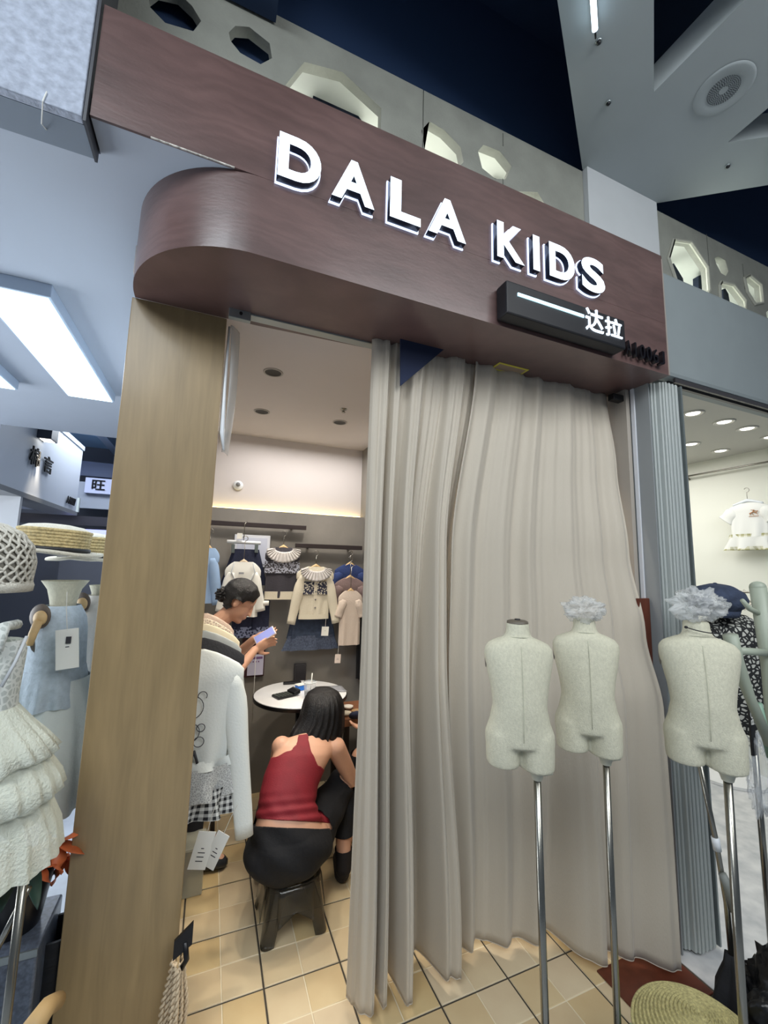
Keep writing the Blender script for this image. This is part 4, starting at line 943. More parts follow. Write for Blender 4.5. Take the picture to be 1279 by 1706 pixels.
for s_ in range(6):
    for ph_ in (0, pi):
        pts = []
        for k in range(40):
            t = k/39; z = p0.z-.10-t*(p0.z-.10-.01); w = .018+.022*smoothstep(0, .4, t)
            pts.append((p0.x-.035-.006*t+w*(s_/5-.5)*2*.8+.005*sin(t*60+ph_+s_), 1.515+.02*cos(s_*1.2)+.006*cos(t*60+ph_+s_), z))
        wv.tube(pts, .0045, 6)
o = wv.build('woven_cords', M('rope_beige', (206, 186, 156), .85, bump=.5, bs=160), hb2, True); o['kind'] = 'stuff'
# ================================================================== WALL RAILS AND CLOTHES ON THE BACK WALL
dw = M('dark_rail_wood', (44, 36, 38), .45)
def rail(label, x0, x1, px, py):
    zc = at(px, py, Y=3.07).z; r = thing('wall_rail', label, 'rail', ((x0+x1)/2, 3.08, zc))
    MB().box(x0, x1, 3.06, 3.085, zc-.016, zc+.016).build('bar', dw, r, bevel=.002)
    for x in (x0+.1, x1-.1): MB().box(x-.01, x+.01, 3.085, 3.12, zc-.008, zc+.008).build('bracket', dw, r)
    return zc
z1 = rail('upper left dark wooden rail on the grey back wall', -.2, at(510, 878, Y=3.07).x, 430, 875)
z2 = rail('lower right dark wooden rail on the grey back wall', at(492, 908, Y=3.07).x, 1.08, 550, 911)
def wallg(name, label, cat, px, py, Y, m, wpx, hpx, sleeve=None, hang=True, hm=woodl, hw=.9, rail_z=None, **k):
    p = at(px, py, Y=Y); W = abs(at(px+wpx/2, py, Y=Y).x-at(px-wpx/2, py, Y=Y).x); L = p.z-at(px, py+hpx, Y=Y).z
    t = thing(name, label, cat, (p.x, Y, p.z)); shirt(t, m, (p.x, Y, p.z), X_, NV, W, L, sleeve=sleeve, depth=k.pop('depth', .035), **k)
    if hang: hanger(t, (p.x, Y, p.z+.006), X_, NV, W*hw*.8, (rail_z-p.z-.02) if rail_z else .1, hm, .065)
    return t, p, W, L
def skirt(t, m, px, y0, y1, w0, w1, Y, name='body', freq=6, amp=.006):
    a = at(px, y0, Y=Y); b_ = at(px, y1, Y=Y); W0 = at(px+w0/2, y0, Y=Y).x-at(px-w0/2, y0, Y=Y).x; W1 = at(px+w1/2, y1, Y=Y).x-at(px-w1/2, y1, Y=Y).x
    return ruffle(t, m, ((a.x+b_.x)/2, Y, 0), X_, NV, W0, W1, a.z, b_.z, .035, freq, amp, name)
wb_ = M('pale_blue_cotton', (150, 178, 214), .85, var=.08, vs=10)
t, p, *_ = wallg('shirt', 'light blue shirt half hidden by the pillar on the back wall', 'shirt', 349, 913, 2.98, wb_, 36, 92, (.30, .04, .03, .05), rail_z=z1, seed=3)
# board behind the clip hanger
fb = thing('picture_board', 'white framed board on the back wall behind the clip hanger', 'board', tuple(at(418, 910, Y=3.09)))
a, c = at(391, 890, Y=3.10), at(447, 945, Y=3.10)
MB().box(a.x, c.x, 3.088, 3.112, c.z, a.z).build('frame', M('white_frame', (214, 218, 228), .5), fb, bevel=.002)
MB().box(a.x+.02, c.x-.02, 3.085, 3.089, c.z+.02, a.z-.02).build('sheet', M('pale_sheet', (196, 202, 220), .5), fb)
navyd = M('navy_denim', (34, 40, 66), .85, var=.2, vs=40, bump=.2, bs=150)
t = thing('skirt', 'navy denim skirt held by a white clip hanger on the upper rail', 'skirt', tuple(at(408, 915, Y=3.03)))
skirt(t, navyd, 408, 915, 975, 44, 72, 3.03)
a, c = at(378, 902, Y=3.02), at(434, 905, Y=3.02)
MB().tube([a, c], .012, 8).build('clip_bar', M('white_plastic', (222, 226, 230), .3), t, True)
for px in (388, 427):
    q = at(px, 914, Y=3.005); MB().box(q.x-.011, q.x+.011, 2.995, 3.02, q.z-.03, q.z+.03).build('clip', M('grey_clip', (90, 100, 100), .4), t, bevel=.002)
q = at(406, 900, Y=3.02); MB().tube([q, (q.x, 3.03, z1+.0), (q.x+.015, 3.04, z1+.02)], .003, 6).build('hook', steel, t, True)
q = at(399, 893, Y=3.0); tg = MB().box(q.x-.016, q.x+.018, 2.998, 3.0, q.z-.02, q.z+.02).build('card', paper, t)
wj = M('white_jersey', 0)
t, p, W, L = wallg('shirt', 'white long sleeved child top with wide collar below the clip hanger', 'shirt', 406, 936, 2.96, wj, 60, 92, (.255, .040, .032, .055), hm=M('cream_hanger', (206, 188, 160), .5), rail_z=z1, neck=.12, slope=.05, seed=2, wr=.8, hemw=.24)
col = MB()
for sgn in (-1, 1): col.tube([(p.x+sgn*.06, 2.94, p.z-.01), (p.x+sgn*.075, 2.935, p.z-.07), (p.x+sgn*.05, 2.932, p.z-.12), (p.x, 2.93, p.z-.145)], .004, 6)
col.build('collar_seam', M('white_seam', (190, 194, 198), .8), t, True)
q = at(402, 955, Y=2.925); MB().box(q.x-.016, q.x+.016, 2.932, 2.934, q.z-.006, q.z+.006).build('chest_print', M('grey_print', (150, 154, 160), .8), t)
a, c = at(436, 1006, Y=2.94), at(447, 1006, Y=2.94); MB().loft([ring((at(441, 1004, Y=2.955).x, 2.955, at(441, 1004, Y=2.955).z+dz), (.027, 0, 0), (0, .018, 0), 16) for dz in (.012, -.018)], True).build('cuff', wj, t, True)
t = thing('trousers', 'navy trousers with pale pattern hanging below the white top', 'trousers', tuple(at(418, 1005, Y=3.03)))
for px in (405, 432):
    skirt(t, navyd, px, 985, 1048, 34, 30, 3.03, 'leg', 4, .004); skirt(t, blotch_mat('navy_pattern', (34, 40, 66), (120, 128, 158), 60, .42, .9), px, 1044, 1062, 30, 31, 3.028, 'leg_border', 4, .004)
# poster with card (QR code left out)
a, c = at(410, 1066, Y=3.06), at(441, 1128, Y=3.06); pt = thing('notice', 'dark red framed notice with a pale lilac card between the women', 'notice', ((a.x+c.x)/2, 3.08, c.z))
MB().box(a.x-.02, c.x-.004, 3.09, 3.12, c.z, a.z).build('backing', M('dark_red_board', (60, 22, 34), .6), pt)
a, c = at(414, 1093, Y=3.05), at(438.5, 1126, Y=3.05)
MB().box(a.x, c.x, 3.083, 3.088, c.z, a.z).build('card', M('lilac_card', (200, 198, 222), .5), pt)
MB().box(a.x+.008, c.x-.008, 3.081, 3.0835, a.z-.03, a.z-.014).build('title_band', M('purple_print', (116, 84, 130), .6), pt)
for k in range(4): MB().box(a.x+.014+k*.018, a.x+.022+k*.018, 3.081, 3.0835, a.z-.052, a.z-.042).build('dot', M('purple_print', 0), pt)
q = at(427, 1075, Y=3.04); MB().tube([(q.x, 3.04, q.z), (q.x+.003, 3.04, q.z-.5)], .002, 5).build('cord', paper, pt, True)
# dark fair isle vest
dk = M('dark_grey_knit', (66, 64, 72), .9, bump=.3, bs=120)
t, p, W, L = wallg('vest', 'dark grey patterned knit vest with ruffled collar on the upper rail', 'vest', 472, 912, 2.99, dk, 58, 84, None, rail_z=z1, neck=.12, slope=.04, seed=4, hemw=.25)
def band(t, m, p, W, Y, z0, z1_, name='pattern_band', d=.042): return ruffle(t, m, (p.x, Y, 0), X_, NV, W, W, z0, z1_, d, 5, .0005, name)
fi1 = blotch_mat('fair_isle_dark', (80, 78, 84), (190, 194, 210), 80, .50, .9); fi2 = blotch_mat('fair_isle_light', (214, 208, 192), (52, 54, 72), 80, .44, .9)
band(t, fi1, p, W*1.0, 2.99, p.z-.10, p.z-.18)
band(t, M('cream_knit', (222, 214, 194), .9, bump=.3, bs=120), p, W*.93, 2.99, p.z-L+.045, p.z-L-.01, 'cream_hem')
laceC = M('ruffle_white', (212, 208, 206), .85, var=.12, vs=40)
def collar(t, p, Y, r0, r1, dz, m=laceC, name='ruffled_collar'):
    rr = []
    for i in range(8):
        k = i/7; row = []
        for j in range(91):
            a = pi*.93+pi*1.14*j/90; rf = sin(a*26)*k
            rx = r0+(r1-r0)*k
            row.append((p.x+rx*cos(a)*(1+.02*rf), Y-.026-.006*k+.006*rf, p.z-.012-.02*k+(.022+(dz-.03)*k)*sin(a)*(1+.03*rf)))
        rr.append(row)
    return MB().loft(rr, False, False).build(name, m, t, True, solid=.003)
collar(t, p, 2.985, .06, .118, .085)
# cream fair isle cardigan
ck = M('cream_knit', 0)
t, p, W, L = wallg('cardigan', 'cream buttoned cardigan with dark pattern band and ruffled collar on the lower rail', 'cardigan', 526, 944, 2.96, ck, 62, 82, (.33, .040, .030, .07), rail_z=z2, neck=.11, slope=.045, seed=5, hemw=.235)
band(t, fi2, p, W*1.01, 2.96, p.z-.105, p.z-.195); collar(t, p, 2.955, .058, .112, .08)
for i in range(4):
    MB().ell((p.x, 2.925, p.z-.12-.055*i), (.006, .004, .006), 10, 6).build('button', M('grey_button', (110, 108, 108), .4), t, True)
MB().box(p.x-.011, p.x+.011, 2.931, 2.936, p.z-L+.0, p.z-.09).build('placket', ck, t)
band(t, ck, p, W*.80, 2.963, p.z-L+.012, p.z-L-.02, 'rib_hem', .05)
t = thing('skirt', 'blue denim skirt with lace band below the cream cardigan', 'skirt', tuple(at(519, 1030, Y=3.03)))
dnm = M('mid_denim', (58, 70, 92), .9, var=.25, vs=40, bump=.2, bs=150)
skirt(t, dnm, 519, 1022, 1062, 66, 74, 3.03); skirt(t, M('lace_denim', (84, 94, 116), .9, var=.4, vs=90), 518, 1058, 1082, 76, 84, 3.028, 'lace_hem', 9, .010)
# three tops on the right end
nvk = M('blue_knit', (44, 62, 112), .9, bump=.3, bs=120)
wallg('sweater', 'navy blue knit top, topmost at the right end of the lower rail', 'top', 583, 940, 3.05, nvk, 50, 60, (.10, .04, .034, .05), rail_z=z2, seed=6)
wallg('sweater', 'mauve brown knit top between the navy and the beige tops', 'top', 583, 962, 3.0, M('mauve_knit', (128, 108, 106), .9, bump=.3, bs=120), 50, 58, (.10, .04, .034, .05), rail_z=z2, seed=7)
wallg('sweater', 'pale beige short sleeved knit top, lowest at the right end of the lower rail', 'top', 584, 984, 2.95, M('beige_knit', (206, 190, 176), .9, bump=.3, bs=120, wave=(30, 0, 'X', .1)), 40, 90, (.12, .036, .030, .045), rail_z=z2, seed=8, neck=.08, wr=.4)
t = thing('trousers', 'black trousers hanging behind the beige top at the curtain edge', 'trousers', tuple(at(604, 1020, Y=3.04)))
skirt(t, blackc, 607, 1020, 1130, 26, 18, 3.04)
swing_tag('white price tag hanging in front of the denim skirt', at(542, 1044, Y=2.91), .05, .062, .07, radians(-3), ink_lines=1)
swing_tag('pale price tag hanging below the beige top', at(563, 1090, Y=2.91), .042, .06, .12, radians(-3), M('pink_card', (222, 206, 196), .6), ink_lines=2)
a, c = at(491, 1107, Y=3.09), at(509, 1136, Y=3.09)
sp_ = thing('wall_panel', 'small dark rectangular box fixed on the wall above the round table', 'box', ((a.x+c.x)/2, 3.1, c.z))
MB().box(a.x, c.x, 3.09, 3.119, c.z, a.z).build('cover', M('dark_grey_plastic', (62, 60, 64), .5), sp_, bevel=.003)
MB().box(a.x+.008, c.x-.008, 3.087, 3.091, c.z+.01, a.z-.01).build('face', M('darker_grey', (48, 47, 52), .6), sp_)
# ceiling spots, sprinkler, sensor
for px, py, lab in ((455, 621, 'black recessed downlight nearest the front in the shop ceiling'), (436, 686, 'black recessed downlight at the back left of the shop ceiling'), (566, 704, 'black recessed downlight at the back right of the shop ceiling')):
    p = at(px, py, Z=2.498); d = thing('downlight', lab, 'downlight', (p.x, p.y, 2.5))
    MB().lathe([(.049, 0), (.049, -.003), (.041, -.004), (.039, 0)], (p.x, p.y, 2.5), 28).build('trim_ring', M('ring_grey', (170, 165, 160), .5), d, True)
    MB().lathe([(.04, -.0025), (.03, -.001), (.0, -.001)], (p.x, p.y, 2.5), 28).build('reflector', M('matt_black', (10, 10, 11), .6), d, True)
p = at(572, 684, Z=2.49); d = thing('sprinkler', 'small sprinkler head on the shop ceiling', 'sprinkler', (p.x, p.y, 2.5))
MB().lathe([(.022, 0), (.020, -.004), (.008, -.006), (.007, -.018), (.012, -.02), (.012, -.022), (0, -.023)], (p.x, p.y, 2.5), 16).build('head', steel, d, True)
p = at(397, 808, Y=3.17); d = thing('motion_sensor', 'round white sensor on the upper back wall', 'sensor', (p.x, 3.19, p.z))
R90 = Matrix.Rotation(pi/2, 3, 'X')
MB().ell((p.x, 3.19, p.z), (.036, .018, .036), 20, 10).build('housing', M('white_plastic', (222, 226, 230), .3), d, True)
MB().ell((p.x-.002, 3.172, p.z+.004), (.016, .016, .016), 16, 10).build('lens', M('grey_lens', (120, 122, 124), .2), d, True)
# ================================================================== LEFT CORRIDOR
Lp = M('panel_light_frame', (176, 190, 208), .5)
def light_panel(label, x0, x1, y0, y1):
    t = thing('ceiling_light', label, 'light', ((x0+x1)/2, (y0+y1)/2, 2.66))
    MB().box(x0, x1, y0, y1, 2.66, 2.72).build('frame', Lp, t, bevel=.003)
    MB().box(x0+.012, x1-.012, y0+.012, y1-.012, 2.656, 2.661).build('diffuser', lamp_w, t)
a, c = at(105, 500, Z=2.66), at(200, 672, Z=2.66); d = at(118, 660, Z=2.66)
light_panel('large bright ceiling light panel beside the plywood pillar', -1.0, -.72, a.y, c.y)
light_panel('second bright ceiling light panel cut by the left edge of the picture', at(30, 650, Z=2.66).x-.28, at(30, 650, Z=2.66).x, 1.9, at(30, 650, Z=2.66).y)
# shop fascia facing the corridor
fx = -1.83
ff = thing('shop_fascia', 'white box fascia with two black characters and a small wall lamp, left corridor', 'fascia', (fx, 6, 2.2))
whitef = M('fascia_white', (206, 212, 224), .5)
p3 = at(145, 753, X=fx); p4 = at(126, 853, X=fx)
MB().box(fx-1.0, fx, 4.63, p4.y, p4.z, p3.z).build('box', whitef, ff, bevel=.004)
MB().box(fx-.02, fx+.015, 4.63, p4.y+.02, p3.z-.03, p3.z+.03).build('top_trim', M('fascia_trim', (170, 180, 196), .5), ff)
MB().box(fx-.3, fx+.02, 4.63, p4.y, p4.z-.05, p4.z).build('bottom_trim', M('fascia_trim2', (140, 142, 146), .4), ff)
blk = M('sign_black', (12, 14, 20), .9)
def yz_text(name, s_, pxa, pxb, pya, pyb, m, par, off=.0, ext=.006):
    a_, b_ = at(pxa, (pya+pyb)/2, X=fx+.02), at(pxb, (pya+pyb)/2, X=fx+.02); mx_ = (pxa+pxb)/2
    zt, zb = at(mx_, pya, X=fx+.02).z, at(mx_, pyb, X=fx+.02).z
    me = place(text_mesh(s_, ext, off), (fx+.02, 0, 0), (0, 1, 0), (0, 0, 1), (1, 0, 0), (a_.y, b_.y, zb, zt)); link(name, me, m, par)
yz_text('character', '棉', 50, 67, 744, 777, blk, ff, .012); yz_text('character', '言', 73, 88, 760, 789, blk, ff, .012)
yz_text('number', 'A1007', 111, 126, 828, 841, blk, ff, .01)
q = at(87, 720, X=fx+.1); wl = thing('wall_lamp', 'small dark box wall lamp above the black characters on the white fascia', 'lamp', tuple(q))
MB().box(fx+.001, fx+.13, q.y-.10, q.y+.10, q.z-.10, q.z+.10).build('housing', M('lamp_grey', (52, 58, 70), .4), wl, bevel=.004)
MB().box(fx+.02, fx+.115, q.y-.07, q.y+.07, q.z-.104, q.z-.10).build('lens', M('lamp_warm', 0), wl)
l_ = spot('wall_lamp_beam', (fx+.07, q.y, q.z-.12), 60, (1, .85, .62), 50, .9)
# shops behind, at the end of the corridor
lav = M('lavender_white', (200, 206, 236), .6); drk = M('dark_band', (58, 70, 100), .6); gr = M('grey_back', (96, 98, 108), .8)
quadwall('wall_far', -6, 0.5, 9.0, 9.1, 0, 4.2, gr)
quadwall('ceiling_far', -6, 0.5, 4.62, 9.1, 3.6, 3.7, M('far_ceiling', (150, 186, 224), .8))
for y, z, w in ((5.6, 3.3, .12), (6.8, 3.35, .12)):
    struct(MB().box(-4, .4, y, y+w, z, z+.25).build('trim_beam', M('beam_blue_grey', (120, 134, 156), .7)))
struct(MB().box(-1.75, -1.62, 4.7, 9, 3.4, 3.6).build('trim_beam', M('beam_blue_grey', 0)))
def slabpx(name, m, x0, y0, x1, y1, Y, th=.05, kind=True, parent=None):
    a_, b_ = at(x0, y0, Y=Y), at(x1, y1, Y=Y); o = MB().box(a_.x, b_.x, Y, Y+th, b_.z, a_.z).build(name, m, parent)
    return struct(o) if kind else o
slabpx('wall_band', drk, 120, 766, 230, 800, 8.2)
slabpx('wall_header', M('header_white', (170, 176, 190), .6), 110, 800, 230, 852, 8.3)
slabpx('trim_4', M('dark_strip', (48, 46, 58), .6), 20, 853, 230, 880, 7.9)
slabpx('wall_pier', M('pier_white', (196, 198, 202), .6), -30, 822, 24, 905, 5.2)
slabpx('ceiling_strip', M('shop_ceiling_lit', (206, 214, 212), .6), 24, 822, 130, 853, 7.8)
sgn = thing('hanging_sign', 'white sign with one dark character at the end of the left corridor', 'sign', tuple(at(165, 808, Y=7.6)))
slabpx('board', lav, 143, 795, 215, 826, 8.2, .1, False, sgn)
a_, b_ = at(154, 799, Y=8.19), at(174, 817, Y=8.19)
writing('character', '旺', a_.x, b_.x, b_.z, a_.z, 8.19, blk, sgn, .01, .012)
slabpx('wall_counter', gr, 100, 930, 230, 1080, 7.48, .3)
scn = thing('light_box', 'lit lavender display box low in the shop behind the straw hats', 'display', tuple(at(150, 900, Y=7.5)))
slabpx('frame', blk, 106, 877, 230, 930, 7.5, .08, False, scn)
slabpx('screen', M('lavender_lit', (176, 180, 250), .5, emit=.9), 109, 880, 230, 930, 7.47, .02, False, scn)
for px, py in ((36, 842),):
    p = at(px, py, Y=7.7); d = thing('downlight', 'round lit downlight in the shop below the white fascia', 'downlight', tuple(p))
    MB().ell(p, (.11, .05, .02), 20, 8).build('lamp', M('lamp_warm', 0), d, True)
    MB().lathe([(.11, 0), (.14, 0), (.14, .01), (.11, .01)], p, 24).build('trim_ring', M('ring_white', 0), d, True)
# ---------------------------------------------------------------- dressed busts
tulle = M('tulle', (218, 222, 208), .9, alpha=.90, bump=.5, bs=160, var=.06, vs=30)
def frill(root, m, cx, cy, rings_, name, freq=19, amp=.02, n=150, seed=0, solid=0):
    rr = []
    for i, (z, r, ry) in enumerate(rings_):
        k = i/(len(rings_)-1)
        rr.append([(cx+r*cos(a)*(1+amp*k*(sin(a*freq+seed)+.6*sin(a*freq*1.7+1+seed))), cy+ry*sin(a)*(1+amp*k*(sin(a*freq+seed)+.6*sin(a*freq*1.7+1+seed))), z+.012*k*noise.noise(V_((cos(a)*4, sin(a)*4, seed+i)))) for a in [2*pi*j/n for j in range(n)]])
    return MB().loft(rr, False).build(name, m, root, True)
bx, by = -.555, 1.40
bA = bust('linen child bust wearing the white tulle dress at the left edge', bx, by, .985, radians(8), 1.05, (0, 0), neckcap=False, pole_r=.011)
MB().tube([(-.362, by-.06, .02), (-.362, by-.06, .85)], .010, 12).build('side_pole', steel, bA, True)
dr = thing('dress', 'white sleeveless dress with lace bodice and three tulle tiers, left edge', 'dress', (bx, by, .85))
lace2 = blotch_mat('white_lace', (214, 218, 214), (182, 188, 184), 70, .16, .9, 'edge')
frill(dr, lace2, bx, by, ((1.335, .112, .066), (1.31, .122, .072), (1.27, .120, .076), (1.2, .116, .08), (1.155, .118, .084)), 'bodice', 9, .006)
for s_ in (-1, 1): MB().tube([(bx+s_*.085, by-.07, 1.32), (bx+s_*.085, by-.045, 1.375), (bx+s_*.085, by+.03, 1.37)], .013, 8).build('strap', lace2, dr, True)
MB().tube([(bx+.125, by-.02, 1.345), (bx+.12, by-.055, 1.29), (bx+.105, by-.075, 1.235)], .004, 6).build('armhole_binding', M('white_seam', 0), dr, True)
fl = MB()
for cx_, cz_, r_ in ((.02, 1.215, .030), (.02, 1.215, .020), (.02, 1.215, .009), (.075, 1.24, .014), (-.03, 1.20, .02)):
    fl.tube([(bx+cx_+r_*cos(a)*(1+.12*sin(a*5)), by-.084, cz_+r_*sin(a)*(1+.12*sin(a*5))) for a in [2*pi*k/30 for k in range(31)]], .0016, 5)
fl.build('embroidery', M('embroidery', (176, 176, 172), .8), dr, True)
frill(dr, tulle, bx, by, ((1.17, .118, .085), (1.13, .15, .11), (1.09, .185, .14), (1.05, .215, .165), (1.04, .20, .155)), 'tier', 23, .03, seed=1)
frill(dr, tulle, bx, by, ((1.07, .16, .12), (1.03, .20, .15), (.99, .225, .17), (.955, .235, .18), (.945, .22, .17)), 'tier', 27, .03, seed=2)
frill(dr, tulle, bx, by, ((.98, .18, .14), (.92, .215, .16), (.87, .235, .175), (.80, .245, .185)), 'tier', 25, .025, seed=3)
hat = thing('crochet_hat', 'off white crocheted bucket hat on the bust at the left edge', 'hat', (-.545, by, 1.44))
hx = -.548
MB().lathe([(.092, -.002), (.098, .02), (.099, .06), (.092, .10), (.07, .135), (.035, .155), (.0, .16)], (hx, by, 1.475), 40).build('lining', M('hat_lining', (150, 146, 136), .9), hat, True)
ch_ = MB(); yarn = M('yarn', (208, 204, 192), .9, bump=.4, bs=200)
def hatr(z): return interp([(0, .100), (.06, .104), (.10, .096), (.135, .074), (.155, .04), (.165, .004)], z)
for k in range(26):
    for sgn_ in (-1, 1):
        pts = []
        for j in range(22):
            z = .165*(j/21); a = 2*pi*k/26+sgn_*z*9+.03*sin(j*1.6); r = hatr(z)+.002; pts.append((hx+r*cos(a), by+r*sin(a), 1.475+z))
        ch_.tube(pts, .0036, 5)
o = ch_.build('crochet_mesh', yarn, hat, True); o['kind'] = 'stuff'
MB().lathe([(.099, -.016), (.106, -.016), (.108, .0), (.104, .010), (.099, .008)], (hx, by, 1.475), 40, lambda a, i: 1+.012*sin(a*26)).build('brim', yarn, hat, True)
# second bust: blue denim vest, seen from its side
bx2, by2 = -.475, 1.82
bB = bust('linen child bust in the pale blue vest, second from the left edge', bx2, by2, .985, radians(80), 1.0, (0, 0), neckcap=False)
MB().lathe([(.036, 0), (.04, .03), (.05, .07), (.07, .10)], (bx2, by2, 1.37), 24).build('neck', linen, bB, True)
def side_arm(root, x, y, z, tilt=1):
    R = Matrix.Rotation(radians(-25), 3, 'Z')
    MB().ell((x, y, z), (.036, .010, .040), 24, 10, R).build('shoulder_cap', M('cap_brown', (92, 80, 70), .5), root, True)
    MB().ell((x+.004, y-.012, z-.004), (.022, .014, .024), 18, 10, R).build('wooden_joint', woodl, root, True)
    MB().tube([(x+.004, y-.02, z-.012), (x-.004, y-.03, z-.05), (x-.010, y-.028, z-.085)], [.013, .012, .010], 12).build('wooden_arm', woodl, root, True)
vs_ = thing('vest', 'pale blue grey sleeveless top with ruffled hem on the second bust', 'vest', (bx2, by2, 1.12))
blued = M('pale_denim', (172, 184, 194), .9, var=.12, vs=60, bump=.3, bs=140)
frill(vs_, blued, bx2, by2, ((1.385, .052, .060), (1.365, .062, .085), (1.34, .072, .112), (1.30, .078, .116), (1.22, .083, .108), (1.17, .086, .106)), 'body', 7, .012, seed=1)
frill(vs_, blued, bx2, by2, ((1.175, .087, .107), (1.14, .095, .115), (1.10, .100, .122), (1.06, .108, .128)), 'ruffle', 9, .06, seed=4)
side_arm(bB, at(67, 1027, Y=1.70).x, 1.70, at(67, 1027, Y=1.70).z)
sk = thing('skirt', 'white gauze skirt under the pale blue vest', 'skirt', (bx2, by2, .8))
frill(sk, M('white_gauze', (206, 212, 210), .9, bump=.3, bs=80), bx2+.02, by2, ((1.14, .082, .10), (1.0, .12, .12), (.86, .14, .14), (.74, .15, .15)), 'body', 11, .05, seed=7)
swing_tag('white hang tag with a dark emblem on the pale blue vest', at(112, 1048, Y=1.66), .062, .125, .12, radians(6), ink_lines=1)
q = at(114, 1066, Y=1.655); MB().box(q.x-.007, q.x+.007, 1.655, 1.657, q.z-.012, q.z+.010).build('emblem', ink, bpy.data.objects['price_tag.004'] if 'price_tag.004' in bpy.data.objects else vs_)
def boater(label, cx, cy, cz, rc=.082, rb_=.125, hgt=.062, tilt=0):
    t = thing('straw_hat', label, 'hat', (cx, cy, cz)); Rm = Matrix.Rotation(tilt, 3, 'Y')
    def tr(o):
        for v in o.data.vertices: v.co = V_((cx, cy, cz))+Rm @ (v.co-V_((cx, cy, cz)))
    for k in range(7):
        z = k*hgt/7; r = rc+.004*k/7
        tr(MB().tube([(cx+r*cos(a), cy+r*sin(a), cz+z+.005) for a in [2*pi*j/36 for j in range(37)]], .0062, 8).build('straw_braid', straw, t, True))
    tr(MB().lathe([(rc+.002, hgt), (rc*.8, hgt+.012), (rc*.4, hgt+.018), (0, hgt+.018)], (cx, cy, cz), 36).build('crown_top', M('pale_straw', (206, 200, 184), .85, bump=.5, bs=200), t, True))
    tr(MB().lathe([(rc+.003, -.002), (rc+.010, .0), (rc+.010, .012), (rc+.003, .014)], (cx, cy, cz), 36).build('ribbon', M('black_ribbon', (22, 22, 26), .5), t, True))
    for k in range(6):
        r = rc+.008+(rb_-rc)*k/6
        tr(MB().tube([(cx+r*cos(a), cy+r*sin(a), cz-.006+.004*sin(a*3)) for a in [2*pi*j/36 for j in range(37)]], .0060, 8).build('straw_braid', M('pale_straw', 0), t, True))
    return t
p = at(88, 915, Y=1.80); boater('straw boater with black band on the second bust', p.x, 1.80, p.z-.005, .100, .145, .075, radians(3))
# third bust, further back
bx3, by3 = -.415, 2.10
bC = bust('linen child bust in a white top, third from the left, beside the pillar', bx3, by3, 1.0, radians(80), 1.0, (0, 0), neckcap=False)
MB().lathe([(.036, 0), (.04, .03), (.05, .06)], (bx3, by3, 1.38), 24).build('neck', linen, bC, True)
side_arm(bC, at(136, 1004, Y=2.0).x, 2.0, at(136, 1004, Y=2.0).z)
wt = thing('shirt', 'white top with small chest print on the third bust beside the pillar', 'shirt', (bx3, by3, 1.1))
frill(wt, M('cream_white_cotton', (214, 210, 202), .9, bump=.2, bs=90), bx3, by3, ((1.40, .052, .060), (1.38, .062, .085), (1.35, .072, .112), (1.30, .078, .116), (1.22, .083, .108), (1.10, .092, .112), (.9, .10, .12)), 'body', 7, .02, seed=5)
MB().tube([(bx3+.06+.02*cos(a), by3-.10, 1.41+.025*sin(a)) for a in [2*pi*k/20 for k in range(21)]], .004, 6).build('bow', M('dark_bow', (70, 66, 66), .6), wt, True)
p = at(143, 925, Y=2.08); boater('tan straw hat on the third bust, partly behind the pillar', p.x, 2.08, p.z-.01, .085, .125, .085)
# plant, plinth and pots at lower left
pl = thing('plinth', 'grey speckled low plinth at the lower left corner', 'plinth', (-.72, 1.75, 0))
PX_ = at(38, 1540, Y=1.64); PZ = PX_.z
MB().box(-.98, PX_.x+.07, 1.53, 1.74, .003, PZ).build('block', M('grey_speckle', (96, 104, 118), .3, var=.35, vs=90), pl, bevel=.006)
MB().box(-.985, PX_.x+.07, 1.525, 1.53, PZ-.015, PZ+.003).build('chrome_edge', alu, pl)
lilyv = thing('flower_pot', 'black pot of orange lilies and long leaves behind the tulle dress', 'plant', (-.60, 1.72, .41))
LX, LY = PX_.x-.02, 1.64
MB().lathe([(0, 0), (.06, 0), (.07, .06), (.085, .15), (.08, .16), (.07, .145), (0, .13)], (LX, LY, PZ+.003), 28).build('pot', black, lilyv, auto=True)
lf_m = M('dark_leaf', (38, 70, 60), .5, var=.3, vs=20); pet = M('orange_petal', (214, 112, 64), .5, var=.25, vs=20); 
def leaf(root, pts, w, m, name='leaf'):
    pts = [V_(p_) for p_ in pts]; rr = []; n_ = 12
    for i in range(n_+1):
        t = i/n_; p_ = pts[0]*(1-t)**2+pts[1]*2*t*(1-t)+pts[2]*t*t; d_ = ((pts[1]-pts[0])*(1-t)+(pts[2]-pts[1])*t).normalized()
        s_ = d_.cross(V_((0, 0, 1))); s_ = s_.normalized() if s_.length > .05 else V_((1, 0, 0)); ww = w*(sin(pi*min(1, .08+t*.92))**.7)+.0006
        up_ = s_.cross(d_)
        rr.append([p_-s_*ww+up_*ww*.3, p_, p_+s_*ww+up_*ww*.3])
    return MB().loft(rr, False, False).build(name, m, root, True, solid=.0012)
for (dx, dy, dz, wd) in ((-.35, -.12, .20, .018), (-.25, -.2, .12, .022), (-.12, -.22, .08, .025), (.03, -.22, .05, .02), (-.2, -.02, .18, .02), (-.3, .05, .3, .018), (.10, -.2, .02, .02), (-.05, -.24, .26, .02)):
    leaf(lilyv, [(LX, LY, PZ+.18), (LX+dx*.5, LY+dy*.5, PZ+.20+dz*.9), (LX+dx, LY+dy, PZ+.14+dz*.8)], wd, lf_m)
